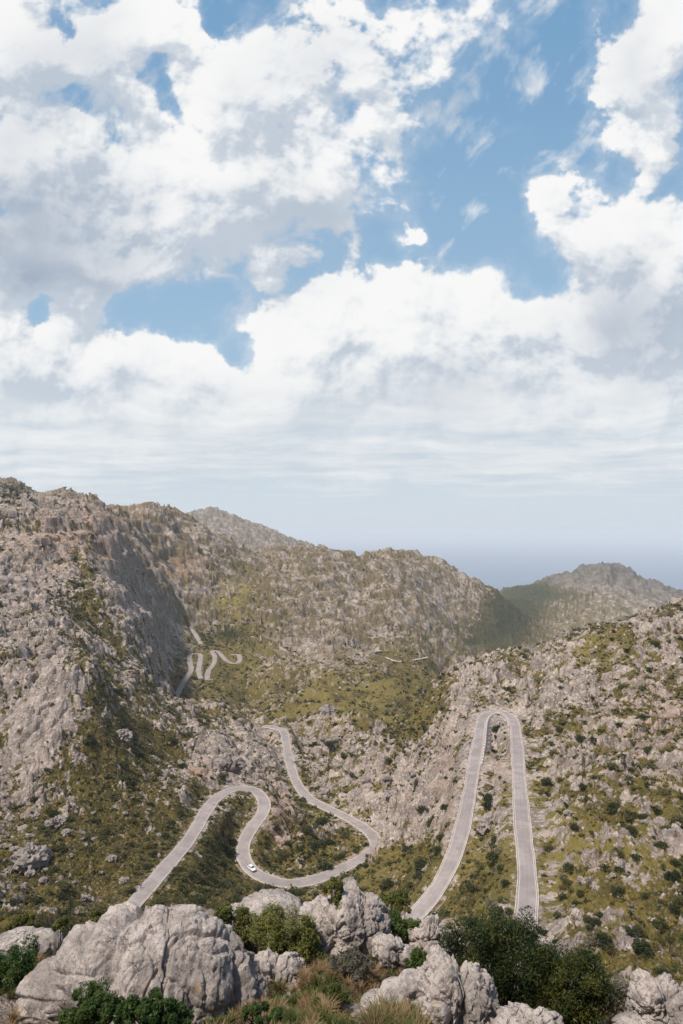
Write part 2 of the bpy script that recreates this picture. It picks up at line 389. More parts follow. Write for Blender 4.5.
def terrain_eval(u, Y):
    """full surface: position and attributes for arrays u, Y"""
    v = np.log(Y); X = u * Y
    q = base_q(u, v); Z = CZ + q * Y
    P = np.stack([X, Y, Z], -1); px, py = proj(P)
    near = sstep(30, 60, Y); far = sstep(500, 900, Y)
    # distance to the nearest road and its height
    dr = np.full(X.shape, 99., dtype=np.float64); zr = np.zeros_like(dr); fr_ = np.zeros_like(dr)
    for k, (R, w) in road_lines.items():
        for i in range(0, len(R), 16):
            seg = R[i:i + 17]
            rch = 16 if k[:3] != 'far' else 42; lo = seg[:, :2].min(0) - rch; hi = seg[:, :2].max(0) + rch
            idx = np.nonzero((X > lo[0]) & (X < hi[0]) & (Y > lo[1]) & (Y < hi[1]))
            if len(idx[0]) == 0: continue
            xs = X[idx]; ys = Y[idx]
            d2 = (xs[:, None] - seg[None, :, 0]) ** 2 + (ys[:, None] - seg[None, :, 1]) ** 2
            j = d2.argmin(1); d = np.sqrt(d2[np.arange(len(xs)), j]) - w
            m = d < dr[idx]
            a = dr[idx]; a[m] = d[m]; dr[idx] = a
            a = zr[idx]; a[m] = seg[j, 2][m]; zr[idx] = a
            a = fr_[idx]; a[m] = float(k[:3] == 'far'); fr_[idx] = a
    # how green: broad patches plus fine break-up in the ground's own coordinates
    g = .46 + .03 * (1 - sstep(420, 520, Y)) + field(GREEN, px, py)
    g = g + .20 * fbm(X / 34, Y / 34, 3, 3) + .40 * fbm(X / 7, Y / 7, 5, 4, .65)
    g = np.where(Y < 40, .62 + field(GREEN, px, py) * .3 + .2 * fbm(X / 2.5, Y / 2.5, 6, 3), g)
    g = g - .6 * sstep(2050, 2400, Y) * (1 - np.clip(field(WOOD, px, py), 0, 1))
    g = g + .32 * fr_ * (1 - sstep(8, 30, dr))
    rock = np.clip(1.02 - g, 0, 1)
    # relief
    wx = X + 5 * fbm(X / 22, Y / 22, 21, 2); wy = Y + 5 * fbm(X / 22, Y / 22, 33, 2)
    H = np.zeros_like(X)
    H += near * sstep(280, 480, Y) * 11. * (.42 - np.abs(fbm(X / 120, Y / 120, 47, 3)) * 1.9)
    H += near * (1 - .4 * far) * 5.5 * fbm(X / 75, Y / 75, 41, 2)
    H += sstep(2200, 2500, Y) * 26. * (.4 - np.abs(fbm(X / 170, Y / 170, 48, 5, .6)) * 1.6)
    H += far * 15. * fbm(X / 260, Y / 260, 43, 3) * sstep(900, 1500, Y)
    rk = sstep(.3, .75, rock)
    amp_road = sstep(1.5, 12 + 26 * fr_, dr)
    R_ = np.zeros_like(X)
    for cell, amp, sd in ((30., 3.6, 51), (13., 2.3, 52), (5.5, 1.75, 53), (2.5, 1.0, 54)):
        fade = near * (1 - sstep(cell * 60, cell * 160, Y))
        m_ = fade > 0
        h = np.zeros_like(X)
        ang = .5 + .4 * sd
        xx = (wx * math.cos(ang) + wy * math.sin(ang)) / cell; yy = (-wx * math.sin(ang) + wy * math.cos(ang)) / cell * .8
        f1, f2, cid, gx, gy = worley(xx[m_], yy[m_], sd)
        # tilted slabs parted by clefts
        tl = (cid * 6.2832)
        h[m_] = sstep(0, .28, f2 - f1) * (.55 + .8 * cid) + (gx * np.cos(tl) + gy * np.sin(tl)) * .55 - .6
        R_ += fade * amp * h
    fine = (near + .0) * (1 - sstep(350, 700, Y)) * .35 * fbm(X / 1.3, Y / 1.3, 61, 2)
    crag = far * 8. * (1 - np.abs(fbm(wx / 85, wy / 60, 71, 4)) * 2.) + far * 2.0 * (1 - np.abs(perlin(wx / 12, wy / 12, 76)) * 2.)
    H = H * np.clip(amp_road + .0, 0, 1) + amp_road * ((.38 + .62 * rk) * (R_ * (1 - .5 * far) + crag * (.5 + .5 * rk)) + fine)
    # foreground: small lumps only
    fg = 1 - near
    H += fg * (.22 * fbm(X / 1.8, Y / 1.8, 81, 4)) * sstep(2, 8, Y)
    Zn = Z + H
    # limestone beds: ledges and risers, wandering a little
    for step, am in ((22., .85), (7.5, .7)):
        zz_ = Zn + 7 * fbm(X / 70, Y / 70, 111, 2)
        Zn = Zn + am * sstep(260, 420, Y) * amp_road * (1 - sstep(step * 60, step * 130, Y)) * (step / (2 * PI)) * np.sin(zz_ * 2 * PI / step) * sstep(-.5, .5, fbm(X / 90, Y / 90, 117, 2)) * (.35 + .65 * rk)
    # the road bench, with the hillside cut above and filled below it
    w = 1 - sstep(.9, 8.5 - 1.5 * fr_, dr)
    Zn = Zn * (1 - w) + (zr - .22 * sstep(-1.0, .3, -dr) - .06) * w
    # the pit inside the tight right-hand bend
    hx, hy, hz = at_z(499, 742, -88)
    pit = np.exp(-(((X - hx) / 4.6) ** 2) - (((Y - hy) / 22) ** 2)) * sstep(.2, 2.2, dr)
    Zn = Zn - 5.5 * pit
    # sideways push so that ledges lean out
    push = near * amp_road * rk * np.clip(Y / 200, .5, 2.2)
    Xn = X + push * .8 * fbm(X / 6, Y / 6, 91, 2); Yn = Y + push * .8 * fbm(X / 6, Y / 6, 95, 2)
    rock = np.where((dr < 1.6) & (dr > -6) & (fr_ < .5), np.maximum(rock, .45 + .25 * fbm(X / 3, Y / 3, 97, 2)), rock)
    # thin the small soil patches where slabs stand proud
    rock = np.clip(rock + .10 * np.clip(R_ / 3., -1, 1), 0, 1)
    yel = np.clip(field(YELLOW, px, py), 0, 1); red = np.clip(field(RED, px, py), 0, 1)
    return Xn, Yn, Zn, rock, yel, red, far, dr, px, py

def geom_rows(segs):
    r = []
    for a, b, s in segs:
        k = int(math.log(b / a) / s); r.append(a * np.exp(np.arange(k) * (math.log(b / a) / k)))
    r.append([segs[-1][1]]); return np.concatenate(r)

NU = 1250
us = np.linspace(-.82, .82, NU)
ys = geom_rows([(2., 8., .03), (8., 26., .006), (26., 110., .012), (110., 700., .0024), (700., 2000., .003), (2000., 6400., .008)])
NY = len(ys)
G = [[] for _ in range(10)]
for ych in np.array_split(ys, 12):
    U, Y = np.meshgrid(us, ych)
    for k, a in enumerate(terrain_eval(U, Y)): G[k].append(a.astype(np.float32))
GX, GY, GZ, GR, GYel, GRed, GFar, GD, _, _ = [np.concatenate(a) for a in G]
V = np.stack([GX, GY, GZ], -1)
Gpx, Gpy = proj(V.astype(np.float64))
idx = np.arange(NY * NU, dtype=np.int32).reshape(NY, NU)
fc = np.stack([idx[:-1, :-1], idx[:-1, 1:], idx[1:, 1:], idx[1:, :-1]], -1).reshape(-1, 4)
ter = mesh_np('terrain', V.reshape(-1, 3), fc, M_terrain)
for nme, a in (('rock', GR), ('yellow', GYel), ('red', GRed), ('far', GFar), ('wood', np.clip(field(WOOD, Gpx, Gpy), 0, 1) * (ys[:, None] > 700)), ('remote', sstep(2100, 2500, ys)[:, None] * np.where(us > 0, 1., .35)[None, :])): attr(ter.data, nme, a.ravel())
tag(ter, 'pale limestone mountainside with olive scrub dropping into the valley', kind='structure')
# running skyline down each sight column, to know what stays hidden behind a crest
horizon = np.minimum.accumulate(Gpy, axis=0)
visible = Gpy <= horizon + 14
inside = (Gpx > -70) & (Gpx < 753)

def ground(X, Y):
    """terrain height at a world point (nearest grid vertex, bilinear)"""
    fu = (X / Y - us[0]) / (us[1] - us[0]); i = int(np.clip(fu, 0, NU - 2)); a = float(np.clip(fu - i, 0, 1))
    j = int(np.clip(np.searchsorted(ys, Y) - 1, 0, NY - 2)); b_ = (Y - ys[j]) / (ys[j + 1] - ys[j])
    return float((GZ[j, i] * (1 - a) + GZ[j, i + 1] * a) * (1 - b_) + (GZ[j + 1, i] * (1 - a) + GZ[j + 1, i + 1] * a) * b_)

# ------------------------------------------------------------------ sea
m, nt, bs = new_mat('calm_sea'); b = NB(nt)
pos = b.n('ShaderNodeNewGeometry').outputs['Position']
nt.links.new(b.mix(b.noise(pos, .0006, 4, .6), (.03, .10, .19), (.04, .12, .22)), bs.inputs['Base Color'])
bs.inputs['Roughness'].default_value = .35; bs.inputs['Specular IOR Level'].default_value = .35
nt.links.new(b.bump(b.noise(pos, .03, 5, .6), .5, 3.), bs.inputs['Normal'])
bm = bmesh.new()
vs = [bm.verts.new(p) for p in ((-90000, -3000, 0), (90000, -3000, 0), (90000, 110000, 0), (-90000, 110000, 0))]
bm.faces.new(vs)
sea = bm_obj('sea', bm, m); tag(sea, 'hazy blue sea reaching the horizon', kind='structure')

# ------------------------------------------------------------------ road ribbons
def ribbon(line, w, name, mat, off=0., z=0., half=True):
    n = len(line); T = np.gradient(line[:, :2], axis=0); T /= np.linalg.norm(T, axis=1)[:, None]
    N = np.stack([-T[:, 1], T[:, 0]], 1)
    ss = np.linspace(-1, 1, 9)
    wob = 1 + .05 * np.sin(np.arange(n) * .11) + .03 * np.sin(np.arange(n) * .37)
    V = np.zeros((n, 9, 3))
    for k, s in enumerate(ss):
        V[:, k, :2] = line[:, :2] + N * (s * w * wob)[:, None]; V[:, k, 2] = line[:, 2] + z - .05 * s * s
    i = np.arange(n * 9).reshape(n, 9)
    f = np.stack([i[:-1, :-1], i[:-1, 1:], i[1:, 1:], i[1:, :-1]], -1).reshape(-1, 4)[:, ::-1]
    o = mesh_np(name, V.reshape(-1, 3), f, mat)
    attr(o.data, 'side', np.tile(ss, n))
    return o, N, wob

def strip(line, N, off, w, z0, z1, name, mat, parent=None, i0=0, i1=None, jitter=.0, gap=None):
    """a low solid strip (kerb / wall) at signed offset from the centre line"""
    i1 = len(line) if i1 is None else i1
    L = line[i0:i1]; Nn = N[i0:i1]; offs = off if np.ndim(off) == 0 else off[i0:i1]
    offs = np.broadcast_to(offs, (len(L),))
    rj = rng.uniform(-jitter, jitter, len(L))
    sg = np.sign(offs)
    a = L[:, :2] + Nn * offs[:, None]; b_ = L[:, :2] + Nn * (offs + sg * w)[:, None]
    top = L[:, 2] + z1 + rj; bot = L[:, 2] + z0
    V = np.stack([np.c_[a, bot], np.c_[a, top], np.c_[b_, top - .01], np.c_[b_, bot]], 1)
    n = len(L); idx = np.arange(n * 4).reshape(n, 4); fs = []
    for k in range(4):
        k2 = (k + 1) % 4
        f = np.stack([idx[:-1, k], idx[1:, k], idx[1:, k2], idx[:-1, k2]], -1); fs.append(f)
    fs.append(np.array([[idx[0, 0], idx[0, 1], idx[0, 2], idx[0, 3]], [idx[-1, 3], idx[-1, 2], idx[-1, 1], idx[-1, 0]]]))
    o = mesh_np(name, V.reshape(-1, 3), np.concatenate(fs), mat, parent, smooth=False)
    o.data.update()
    return o

road_desc = {'loops': 'pale asphalt mountain road winding in an S of two loops', 'corbata': 'pale asphalt road folding back in a tall narrow hairpin',
             'far_a': 'small far hairpin of pale road in the left valley', 'far_b': 'small far zigzag of pale road beside the hairpin', 'far_c': 'short far stretch of road high in the left valley',
             'far_d': 'thin pale track across the green valley floor'}
RN = {}
for k, (R, w) in road_lines.items():
    o, N, wob = ribbon(R, w, 'road' if k != 'far_d' else 'path', M_road if k != 'far_d' else M_kerb, z=.06)
    tag(o, road_desc[k], kind='structure'); RN[k] = (N, wob)
    if k in ROADS:
        for s in (-1, 1):
            kb = strip(R, N, s * (w * wob + .02), .24, -.5, .10, 'road_kerb', M_kerb, jitter=.03)
            tag(kb, 'pale stone kerb along the %s of the %s road' % ('inner edge' if s > 0 else 'outer edge', 'S-bend' if k == 'loops' else 'hairpin'), kind='structure')
            # worn edge line, 4 mm proud of the asphalt
            T = R.copy(); LN = w * wob - .32
            a = T[:, :2] + N * (s * (LN - .05))[:, None]; c = T[:, :2] + N * (s * (LN + .05))[:, None]
            zz = T[:, 2] + .06 - .05 * (LN / (w * wob)) ** 2 + .02
            Vl = np.stack([np.c_[a, zz], np.c_[c, zz]], 1); n_ = len(T); ii = np.arange(n_ * 2).reshape(n_, 2)
            fl = np.stack([ii[:-1, 0], ii[1:, 0], ii[1:, 1], ii[:-1, 1]], -1)
            el = mesh_np('road_marking', Vl.reshape(-1, 3), fl, M_line); tag(el, 'faded white edge line on the %s road' % ('S-bend' if k == 'loops' else 'hairpin'), kind='structure')

# retaining wall inside the tight bend (and its row of guard stones)
R, w = road_lines['corbata']; N, wob = RN['corbata']
c_px, c_py = proj(R)
inner = [i for i in range(len(R)) if c_py[i] < 790 and R[i, 1] > 200]
iL = [i for i in inner if c_px[i] < 498]; iR = [i for i in inner if c_px[i] >= 498]
i0 = min(iL) + 18; i1 = max([i for i in iR if c_py[i] < 728]) + 1
side = -1
wall = empty('retaining_wall', tuple(R[(i0 + i1) // 2])); wl = wall.location.copy()
tag(wall, 'grey stone retaining wall inside the tight hairpin bend', 'wall')
apex = (i0 + i1) // 2
offw = side * (w * wob + .38)
body = strip(R, N, offw, .6, -6., .10, 'wall_body', M_wall, None, i0, i1)
for q_ in range(i1 - i0):      # the face leans: its foot stands out from its head
    vv_ = body.data.vertices[q_ * 4 + 3]; vv_.co += Vector((*(N[i0 + q_] * side * 2.3), 1.2))
body.data.transform(Matrix.Translation(-wl)); body.parent = wall
for i in range(i0, i1, 3):
    if i - i0 < 3: continue
    bm = bmesh.new(); bmesh.ops.create_cube(bm, size=1)
    for v_ in bm.verts: v_.co = Vector((v_.co.x * 1.1, v_.co.y * .6, v_.co.z * .95 * (1 if v_.co.z < 0 else .9)))
    bmesh.ops.bevel(bm, geom=bm.edges[:] , offset=.08, segments=1, affect='EDGES')
    st = bm_obj('guard_stone', bm, M_line, wall)
    p = R[i] + np.r_[N[i] * (offw[i] + side * .3), .5]
    t = R[min(i + 1, len(R) - 1)] - R[i - 1]
    st.location = Vector(p) - wl; st.rotation_euler = (0, 0, math.atan2(t[1], t[0]))
# buttress ribs on the wall's drop side
for i in range(i0 + 2, i1, 5):
    bm = bmesh.new(); bmesh.ops.create_cube(bm, size=1)
    for v_ in bm.verts: v_.co = Vector((v_.co.x * .9, v_.co.y * (2.6 if v_.co.z < 0 else .9), v_.co.z * 5.6))
    st = bm_obj('buttress', bm, M_wall, wall)
    p = R[i] + np.r_[N[i] * (offw[i] + side * 1.7), -3.0]; t = R[min(i + 1, len(R) - 1)] - R[i - 1]
    st.location = Vector(p) - wl; st.rotation_euler = (0, 0, math.atan2(t[1], t[0]))

# ------------------------------------------------------------------ rocks that stand as things of their own
def worley3(P, seed):
    Pi = np.floor(P); f1 = np.full(len(P), 9.); f2 = f1.copy(); cid = np.zeros(len(P)); gr = np.zeros_like(P)
    for dz in (-1, 0, 1):
        for dy in (-1, 0, 1):
            for dx in (-1, 0, 1):
                c = Pi + (dx, dy, dz)
                h = _hash(c[:, 0] + 57 * c[:, 2], c[:, 1] + 131 * c[:, 2], seed)
                o = np.stack([(h & 1023) / 1024., ((h >> 10) & 1023) / 1024., ((h >> 20) & 1023) / 1024.], 1)
                e = c + o - P; d = np.sqrt((e * e).sum(1)); m_ = d < f1
                f2 = np.where(m_, f1, np.minimum(f2, d)); f1 = np.where(m_, d, f1)
                cid = np.where(m_, ((h * 13) & 4095) / 4096., cid); gr[m_] = e[m_]
    return f1, f2, cid, gr
def noise3(P, s, seed, o=4):
    x, y, z = P[:, 0] * s, P[:, 1] * s, P[:, 2] * s
    return (fbm(x + .31 * z, y + .17 * z, seed, o) + fbm(y + 5.3 + .23 * x, z - .3 * x, seed + 3, o) + fbm(z + 9.1, x + .4 * y, seed + 7, o)) / 1.9
_ico = {}
def ico(n):
    if n not in _ico:
        bm = bmesh.new(); bmesh.ops.create_icosphere(bm, subdivisions=n, radius=1)
        v = np.array([v_.co[:] for v_ in bm.verts]); f = np.array([[q_.index for q_ in p.verts] for p in bm.faces]); bm.free()
        _ico[n] = (v / np.linalg.norm(v, axis=1)[:, None], f)
    return _ico[n]
def star_rock(blobs, sub=6, seed=1, slab=.16, rough=.06, cell=.8, zs=.6, mid=.55):
    """blobs: (centre, radii) in local metres around the star centre; cracked and fluted like limestone"""
    D, Fc = ico(sub); t = np.full(len(D), .05)
    for c, r in blobs:
        c = np.array(c); r = np.array(r); a = D / r; o = -c / r; oa = a @ o; aa = (a * a).sum(1)
        disc = oa * oa - aa * ((o * o).sum() - 1)
        ok = disc > 0; tt = np.where(ok, (-oa + np.sqrt(np.maximum(disc, 0))) / aa, 0)
        t = np.maximum(t, tt)
    P = D * t[:, None]
    w = P + np.stack([noise3(P, .9 / cell, seed + 1, 2), noise3(P, .9 / cell, seed + 2, 2), noise3(P, .9 / cell, seed + 3, 2)], 1) * .25 * cell
    disp = np.zeros(len(P))
    for k, (cs, am) in enumerate(((cell, slab), (cell * .45, slab * mid), (cell * .19, slab * .2))):
        f1, f2, cid, g = worley3(w / cs * (1, 1, zs), seed + 10 + k)
        a_ = cid * 6.2832
        disp += am * (sstep(0, (.09, .12, .16)[k], f2 - f1) * (.4 + 1.1 * cid) + 1.2 * (g[:, 0] * np.cos(a_) + g[:, 2] * np.sin(a_)) - .8)
    disp += rough * noise3(P * (1, 1, zs), 1.6 / cell, seed + 20, 4) * 1.6 + rough * .5 * noise3(P * (1, 1, .4), 7. / cell, seed + 30, 3)
    rd = 1 - 2.4 * np.abs(noise3(P * (1.3, 1.3, .5), 1.1 / cell, seed + 41, 4)); disp += rough * .45 * rd
    rd = 1 - 2.4 * np.abs(noise3(P * (1.2, 1.2, .6), 3.6 / cell, seed + 47, 4)); disp += rough * .32 * rd
    return P + D * disp[:, None], Fc
M_rock = rock_material('weathered_limestone')
M_rock_far = rock_material('weathered_limestone_far', .25, .62)

def fg_rock(name, label, cx, cy, Y, blobs, depth=1., **kw):
    """blobs: (px, py, rx, ry[, depth factor, dy])"""
    mpp = Y / F; c = at(cx, cy, Y); L = []
    for bl in blobs:
        px, py, rx, ry = bl[:4]; df = bl[4] if len(bl) > 4 else 1.; dy = bl[5] if len(bl) > 5 else 0.
        p = at(px, py, Y) - c; L.append(((p.x, dy * rx * mpp, p.z), (rx * mpp, max(rx, ry) * mpp * df * depth, ry * mpp)))
    P, Fc = star_rock(L, **kw)
    o = mesh_np(name, P, Fc, M_rock); o.location = c
    tag(o, label, 'rock'); return o

fg_rock('boulder', 'huge pale grey limestone boulder at the bottom left, cracked, with fluted face', 150, 1000, 14.5,
        [(166, 992, 66, 76, .8), (204, 984, 42, 56, .9), (56, 1016, 42, 50, .7, .2), (86, 978, 32, 42, .8, .3), (120, 962, 36, 44, 1.), (238, 1012, 26, 40, .9), (140, 1075, 130, 62, .9)], sub=8, seed=3, slab=.13, cell=1.9, rough=.09, zs=.7, mid=.5)
fg_rock('rock', 'low jagged grey rock against the right foot of the huge boulder', 270, 985, 15.2,
        [(262, 984, 20, 24), (288, 982, 20, 19), (306, 984, 12, 12), (275, 1010, 40, 24)], sub=6, seed=5, slab=.13, cell=.5, rough=.05)
fg_rock('rock_outcrop', 'pale jagged twin-topped rock outcrop just below the S-bend', 345, 935, 17.5,
        [(322, 928, 19, 26), (350, 920, 22, 32), (370, 926, 16, 28), (345, 955, 40, 28), (329, 911, 8, 14)], sub=7, seed=8, slab=.13, mid=.4, cell=.8, rough=.05, zs=.9)
fg_rock('rock_slab', 'smooth pale rock slab behind the olive bush left of the twin-topped outcrop', 270, 915, 20.5,
        [(270, 918, 36, 17), (248, 925, 26, 14)], sub=6, seed=9, slab=.06, cell=1.2, rough=.05)
fg_rock('boulder', 'pale boulder with blunt top beside the green shrub, below the left limb of the hairpin', 430, 940, 18.5,
        [(428, 940, 18, 15), (444, 945, 10, 12), (415, 955, 14, 13)], sub=6, seed=12, slab=.13, cell=.6, rough=.06)
fg_rock('rock', 'small rounded pinkish rock in the dry grass', 392, 952, 16.5,
        [(388, 952, 13, 11), (404, 956, 12, 9)], sub=5, seed=14, slab=.07, cell=.5, rough=.05)
fg_rock('rock_outcrop', 'craggy light grey rock outcrop left of the big dark bush', 455, 1000, 12.5,
        [(444, 986, 17, 30), (432, 1014, 16, 34), (474, 1002, 20, 32), (458, 1040, 36, 40)], sub=7, seed=17, slab=.09, cell=.8, zs=.8, rough=.08)
fg_rock('rock_slab', 'long smooth pale slab rising diagonally through the grass at bottom centre', 385, 1005, 12.8,
        [(414, 980, 15, 6, 1.), (398, 992, 17, 7, 1.), (380, 1006, 18, 8, 1.), (355, 1024, 24, 9, 1.)], sub=6, seed=19, slab=.02, cell=1.4, rough=.02)
fg_rock('rock_outcrop', 'layered grey rock outcrop in the bottom right corner', 662, 1010, 13.5,
        [(650, 996, 12, 18), (672, 1010, 17, 24), (655, 1022, 24, 22), (680, 1038, 36, 30), (630, 1026, 14, 8)], sub=7, seed=23, slab=.07, cell=.8, zs=1.2, rough=.08)
fg_rock('rock', 'low grey broken rock at the bottom edge under the big dark bush', 530, 1024, 11.5,
        [(520, 1026, 22, 10), (545, 1026, 16, 11), (508, 1030, 12, 9)], sub=6, seed=26, slab=.06, cell=.5, rough=.05)
fg_rock('rock', 'small pale rock showing behind the big dark bush at the foot of the hairpin', 544, 950, 21.,
        [(544, 951, 14, 8), (536, 953, 9, 7)], sub=5, seed=28, slab=.05, cell=.5, rough=.04)
fg_rock('rock_slab', 'low flat rock ledge at the left edge behind the green bush', 15, 945, 20.5,
        [(15, 950, 32, 7), (42, 943, 18, 6)], sub=6, seed=31, slab=.08, cell=.7, rough=.05)
fg_rock('rock', 'small grey stone at the left end of the grass, right of the big boulder', 232, 906, 21.,
        [(236, 912, 9, 7), (226, 914, 7, 5)], sub=5, seed=33, slab=.04, cell=.4, rough=.03)

# boulders lying on the slopes further down: eight shapes, copied
far_rock_meshes = []
for k in range(8):
    P, Fc = star_rock([((0, 0, 0), (1, .8, .62)), ((.45 * math.cos(k * 1.7), .3, .1), (.6, .6, .55)), ((-.4, .2 * math.sin(k), -.1), (.65, .7, .5))], sub=4, seed=40 + k, slab=.22, cell=.75, rough=.1)
    me = bpy.data.meshes.new('boulder'); me.from_pydata(P.tolist(), [], Fc.tolist()); me.materials.append(M_rock_far); far_rock_meshes.append(me)
def ground_at_pixel(px, py, y0=100, y1=1500):
    """first ground met along the sight line"""
    u = (px - 341.5) / F; i = int(np.clip((u - us[0]) / (us[1] - us[0]), 0, NU - 1))
    colpy = Gpy[:, i]; ok = np.nonzero((ys > y0) & (ys < y1) & (colpy <= py))[0]
    if len(ok) == 0: return None
    j = ok[0]; return Vector((float(GX[j, i]), float(GY[j, i]), float(GZ[j, i])))
def place_boulder(px, py, rpx, label, k, group=None, sq=1.):
    p = ground_at_pixel(px, py)
    if p is None: return
    r = rpx * p.y / F
    o = bpy.data.objects.new('boulder', far_rock_meshes[k % 8]); col.objects.link(o)
    o.location = p + Vector((0, 0, .15 * r)); o.scale = (r, r, r * sq); o.rotation_euler = (random.uniform(-.2, .2), random.uniform(-.2, .2), random.uniform(0, 6.28))
    tag(o, label, 'boulder', group)
for a in [(34, 862, 17, 'widest pale boulder on the green slope above the huge foreground boulder'), (127, 738, 10, 'single pale boulder on the green hollow under the left cliff'),
          (233, 768, 13, 'pale boulder just above the first left bend of the road'), (487, 828, 11, 'pale boulder between the two limbs of the hairpin'),
          (330, 714, 9, 'round pale boulder standing at the far end of the S-bend'), (60, 826, 8, 'small boulder beside bare patches on the lower left slope')]:
    place_boulder(*a, k=int(a[0]))
gb = 'pale boulders scattered over the slopes'
for k in range(64):
    if k < 34: px, py, zl = random.uniform(2, 170), random.uniform(790, 915), 'small pale boulder strewn over the green slope at lower left'
    elif k < 50: px, py, zl = random.uniform(560, 680), random.uniform(800, 960), 'small pale boulder strewn over the scrubby slope at lower right'
    else: px, py, zl = random.uniform(320, 420), random.uniform(740, 800), 'small pale boulder above the large bend of the S-shaped road'
    q_ = ground_at_pixel(px, py)
    if q_ is None: continue
    if any(np.min(np.hypot(R_[:, 0] - q_.x, R_[:, 1] - q_.y)) < w_ + 2.2 for R_, w_ in road_lines.values()): continue
    place_boulder(px, py, random.choice((2.2, 2.8, 3.4, 4.6)), zl, k, gb, .8)

# pale rock spire on the far valley floor
p0 = at(421, 661, 808)
P, Fc = star_rock([((0, 0, 0), (3.2, 3, 2.4)), ((-1.2, 0, 4), (1.5, 1.6, 6.2)), ((4.5, 0, .2), (4.5, 3, 2.2))], sub=5, seed=77, slab=.5, cell=3., rough=.25)
o = mesh_np('rock_spire', P, Fc, M_rock_far); o.location = p0; tag(o, 'pale pointed rock spire at the end of the thin track on the valley floor', 'rock')

# ------------------------------------------------------------------ vegetation
M_leaf = [leaf_material('dark_mastic_leaves', (.020, .031, .009), (.062, .066, .018), scale=.8),
          leaf_material('olive_scrub_leaves', (.060, .062, .020), (.115, .100, .032), scale=.8),
          leaf_material('dry_yellow_scrub', (.15, .115, .025), (.23, .175, .045), scale=.8),
          leaf_material('grey_scrub_twigs', (.12, .105, .065), (.20, .17, .11), scale=.8)]
M_leaf_big = leaf_material('glossy_dark_leaves', (.018, .034, .008), (.105, .105, .022), scale=2.2, rough=.45)
M_leaf_fresh = leaf_material('fresh_green_leaves', (.030, .062, .013), (.090, .125, .028), scale=3., rough=.45)
M_leaf_olive = leaf_material('olive_green_leaves', (.065, .075, .016), (.17, .17, .042), scale=3.)
M_leaf_grey = leaf_material('grey_dry_twigs', (.12, .11, .08), (.22, .19, .14), scale=3.)
M_bark = plain('grey_brown_bark', (.16, .125, .095), var=.3, scale=6.)
M_grass = leaf_material('green_grass', (.05, .075, .018), (.12, .125, .035), scale=1.5)
M_straw = leaf_material('dry_straw_grass', (.17, .105, .05), (.30, .20, .10), scale=1.5)

def leaves(C, size, r, up=.3, long=1.6):
    """one four-cornered leaf at each point: arrays of vertices and faces"""
    n = len(C); nrm = r.normal(size=(n, 3)); nrm[:, 2] = np.abs(nrm[:, 2]) + up; nrm /= np.linalg.norm(nrm, axis=1)[:, None]
    a = np.cross(nrm, r.normal(size=(n, 3))); a /= np.linalg.norm(a, axis=1)[:, None]; b_ = np.cross(nrm, a)
    s = (size * r.uniform(.6, 1.3, n))[:, None]
    V = np.stack([C - a * s * long, C - b_ * s * .55 + nrm * s * .15, C + a * s * long, C + b_ * s * .55 + nrm * s * .15], 1)
    return V.reshape(-1, 3), np.arange(n * 4).reshape(n, 4)

def shrub_cloud(n, r, clumps=9):
    """points of a lumpy low dome of unit radius"""
    cc = r.normal(size=(clumps, 3)); cc /= np.linalg.norm(cc, axis=1)[:, None]; cc[:, 2] = np.abs(cc[:, 2]) * .75
    cc *= r.uniform(.25, .68, (clumps, 1)); k = r.integers(0, clumps, n)
    d = r.normal(size=(n, 3)); d /= np.linalg.norm(d, axis=1)[:, None]
    P = cc[k] + d * (r.uniform(.28, .48, clumps)[k] * r.uniform(.7, 1.05, n))[:, None]
    P[:, 2] = P[:, 2] * .85 + .1
    return P

# candidate spots over the visible grid
jj, ii = np.nonzero(visible & inside & (GD > 1.3) & (ys[:, None] > 95) & (ys[:, None] < 2400))
Yc = ys[jj]; rr = rng.random(len(jj))
cell_area = (us[1] - us[0]) * Yc * np.gradient(ys)[jj]
gv = 1 - GR[jj, ii]
patch = fbm(GX[jj, ii] / 14., GY[jj, ii] / 14., 301, 3)
wood = field([(515, 605, 24, 18, 9.), (228, 633, 28, 12, 5.), (70, 590, 20, 30, 2.), (215, 850, 22, 40, 1.8), (310, 845, 60, 25, 1.5), (180, 895, 40, 20, 1.5), (400, 740, 50, 30, 1.), (10, 490, 20, 8, 8.), (300, 760, 20, 30, 1.), (480, 880, 30, 50, 1.)], Gpx[jj, ii], Gpy[jj, ii])
dens_ = np.where(Yc < 450, .16, np.where(Yc < 1000, .022, .006)) * np.clip(.22 + 1.5 * sstep(.30, .75, gv) + .7 * patch + wood, .05, 5.)
pick = np.nonzero(rr < dens_ * cell_area)[0]
pick = pick[:36000] if len(pick) < 36000 else rng.choice(pick, 36000, replace=False)
SPT = np.stack([GX[jj[pick], ii[pick]], GY[jj[pick], ii[pick]], GZ[jj[pick], ii[pick]]], 1).astype(np.float64)
SYl = GYel[jj[pick], ii[pick]]; SG = gv[pick]
Sr = np.exp(rng.normal(-.22, .48, len(pick))) * np.where(SPT[:, 1] > 450, 1.5, 1.) * np.where(SPT[:, 1] > 1000, 1.5, 1.)
Sr = np.clip(Sr, .25, 3.4)
SW = wood[pick]
Sm = rng.choice(4, len(pick), p=[.34, .34, .23, .09]); Sm = np.where((SPT[:, 1] > 450) & (rng.random(len(pick)) < .5), 0, Sm)
Sm = np.where((SYl > .5) & (rng.random(len(pick)) < .35), 2, Sm); Sr = np.where(Sm >= 2, Sr * .7, Sr); Sr = np.where(Sm == 0, Sr * 1.15, Sr)
Sm = np.where((SW > 1.2) & (rng.random(len(pick)) < .7), 0, Sm)
print('shrubs', len(pick))
spx, spy = proj(SPT); app = Sr / SPT[:, 1]
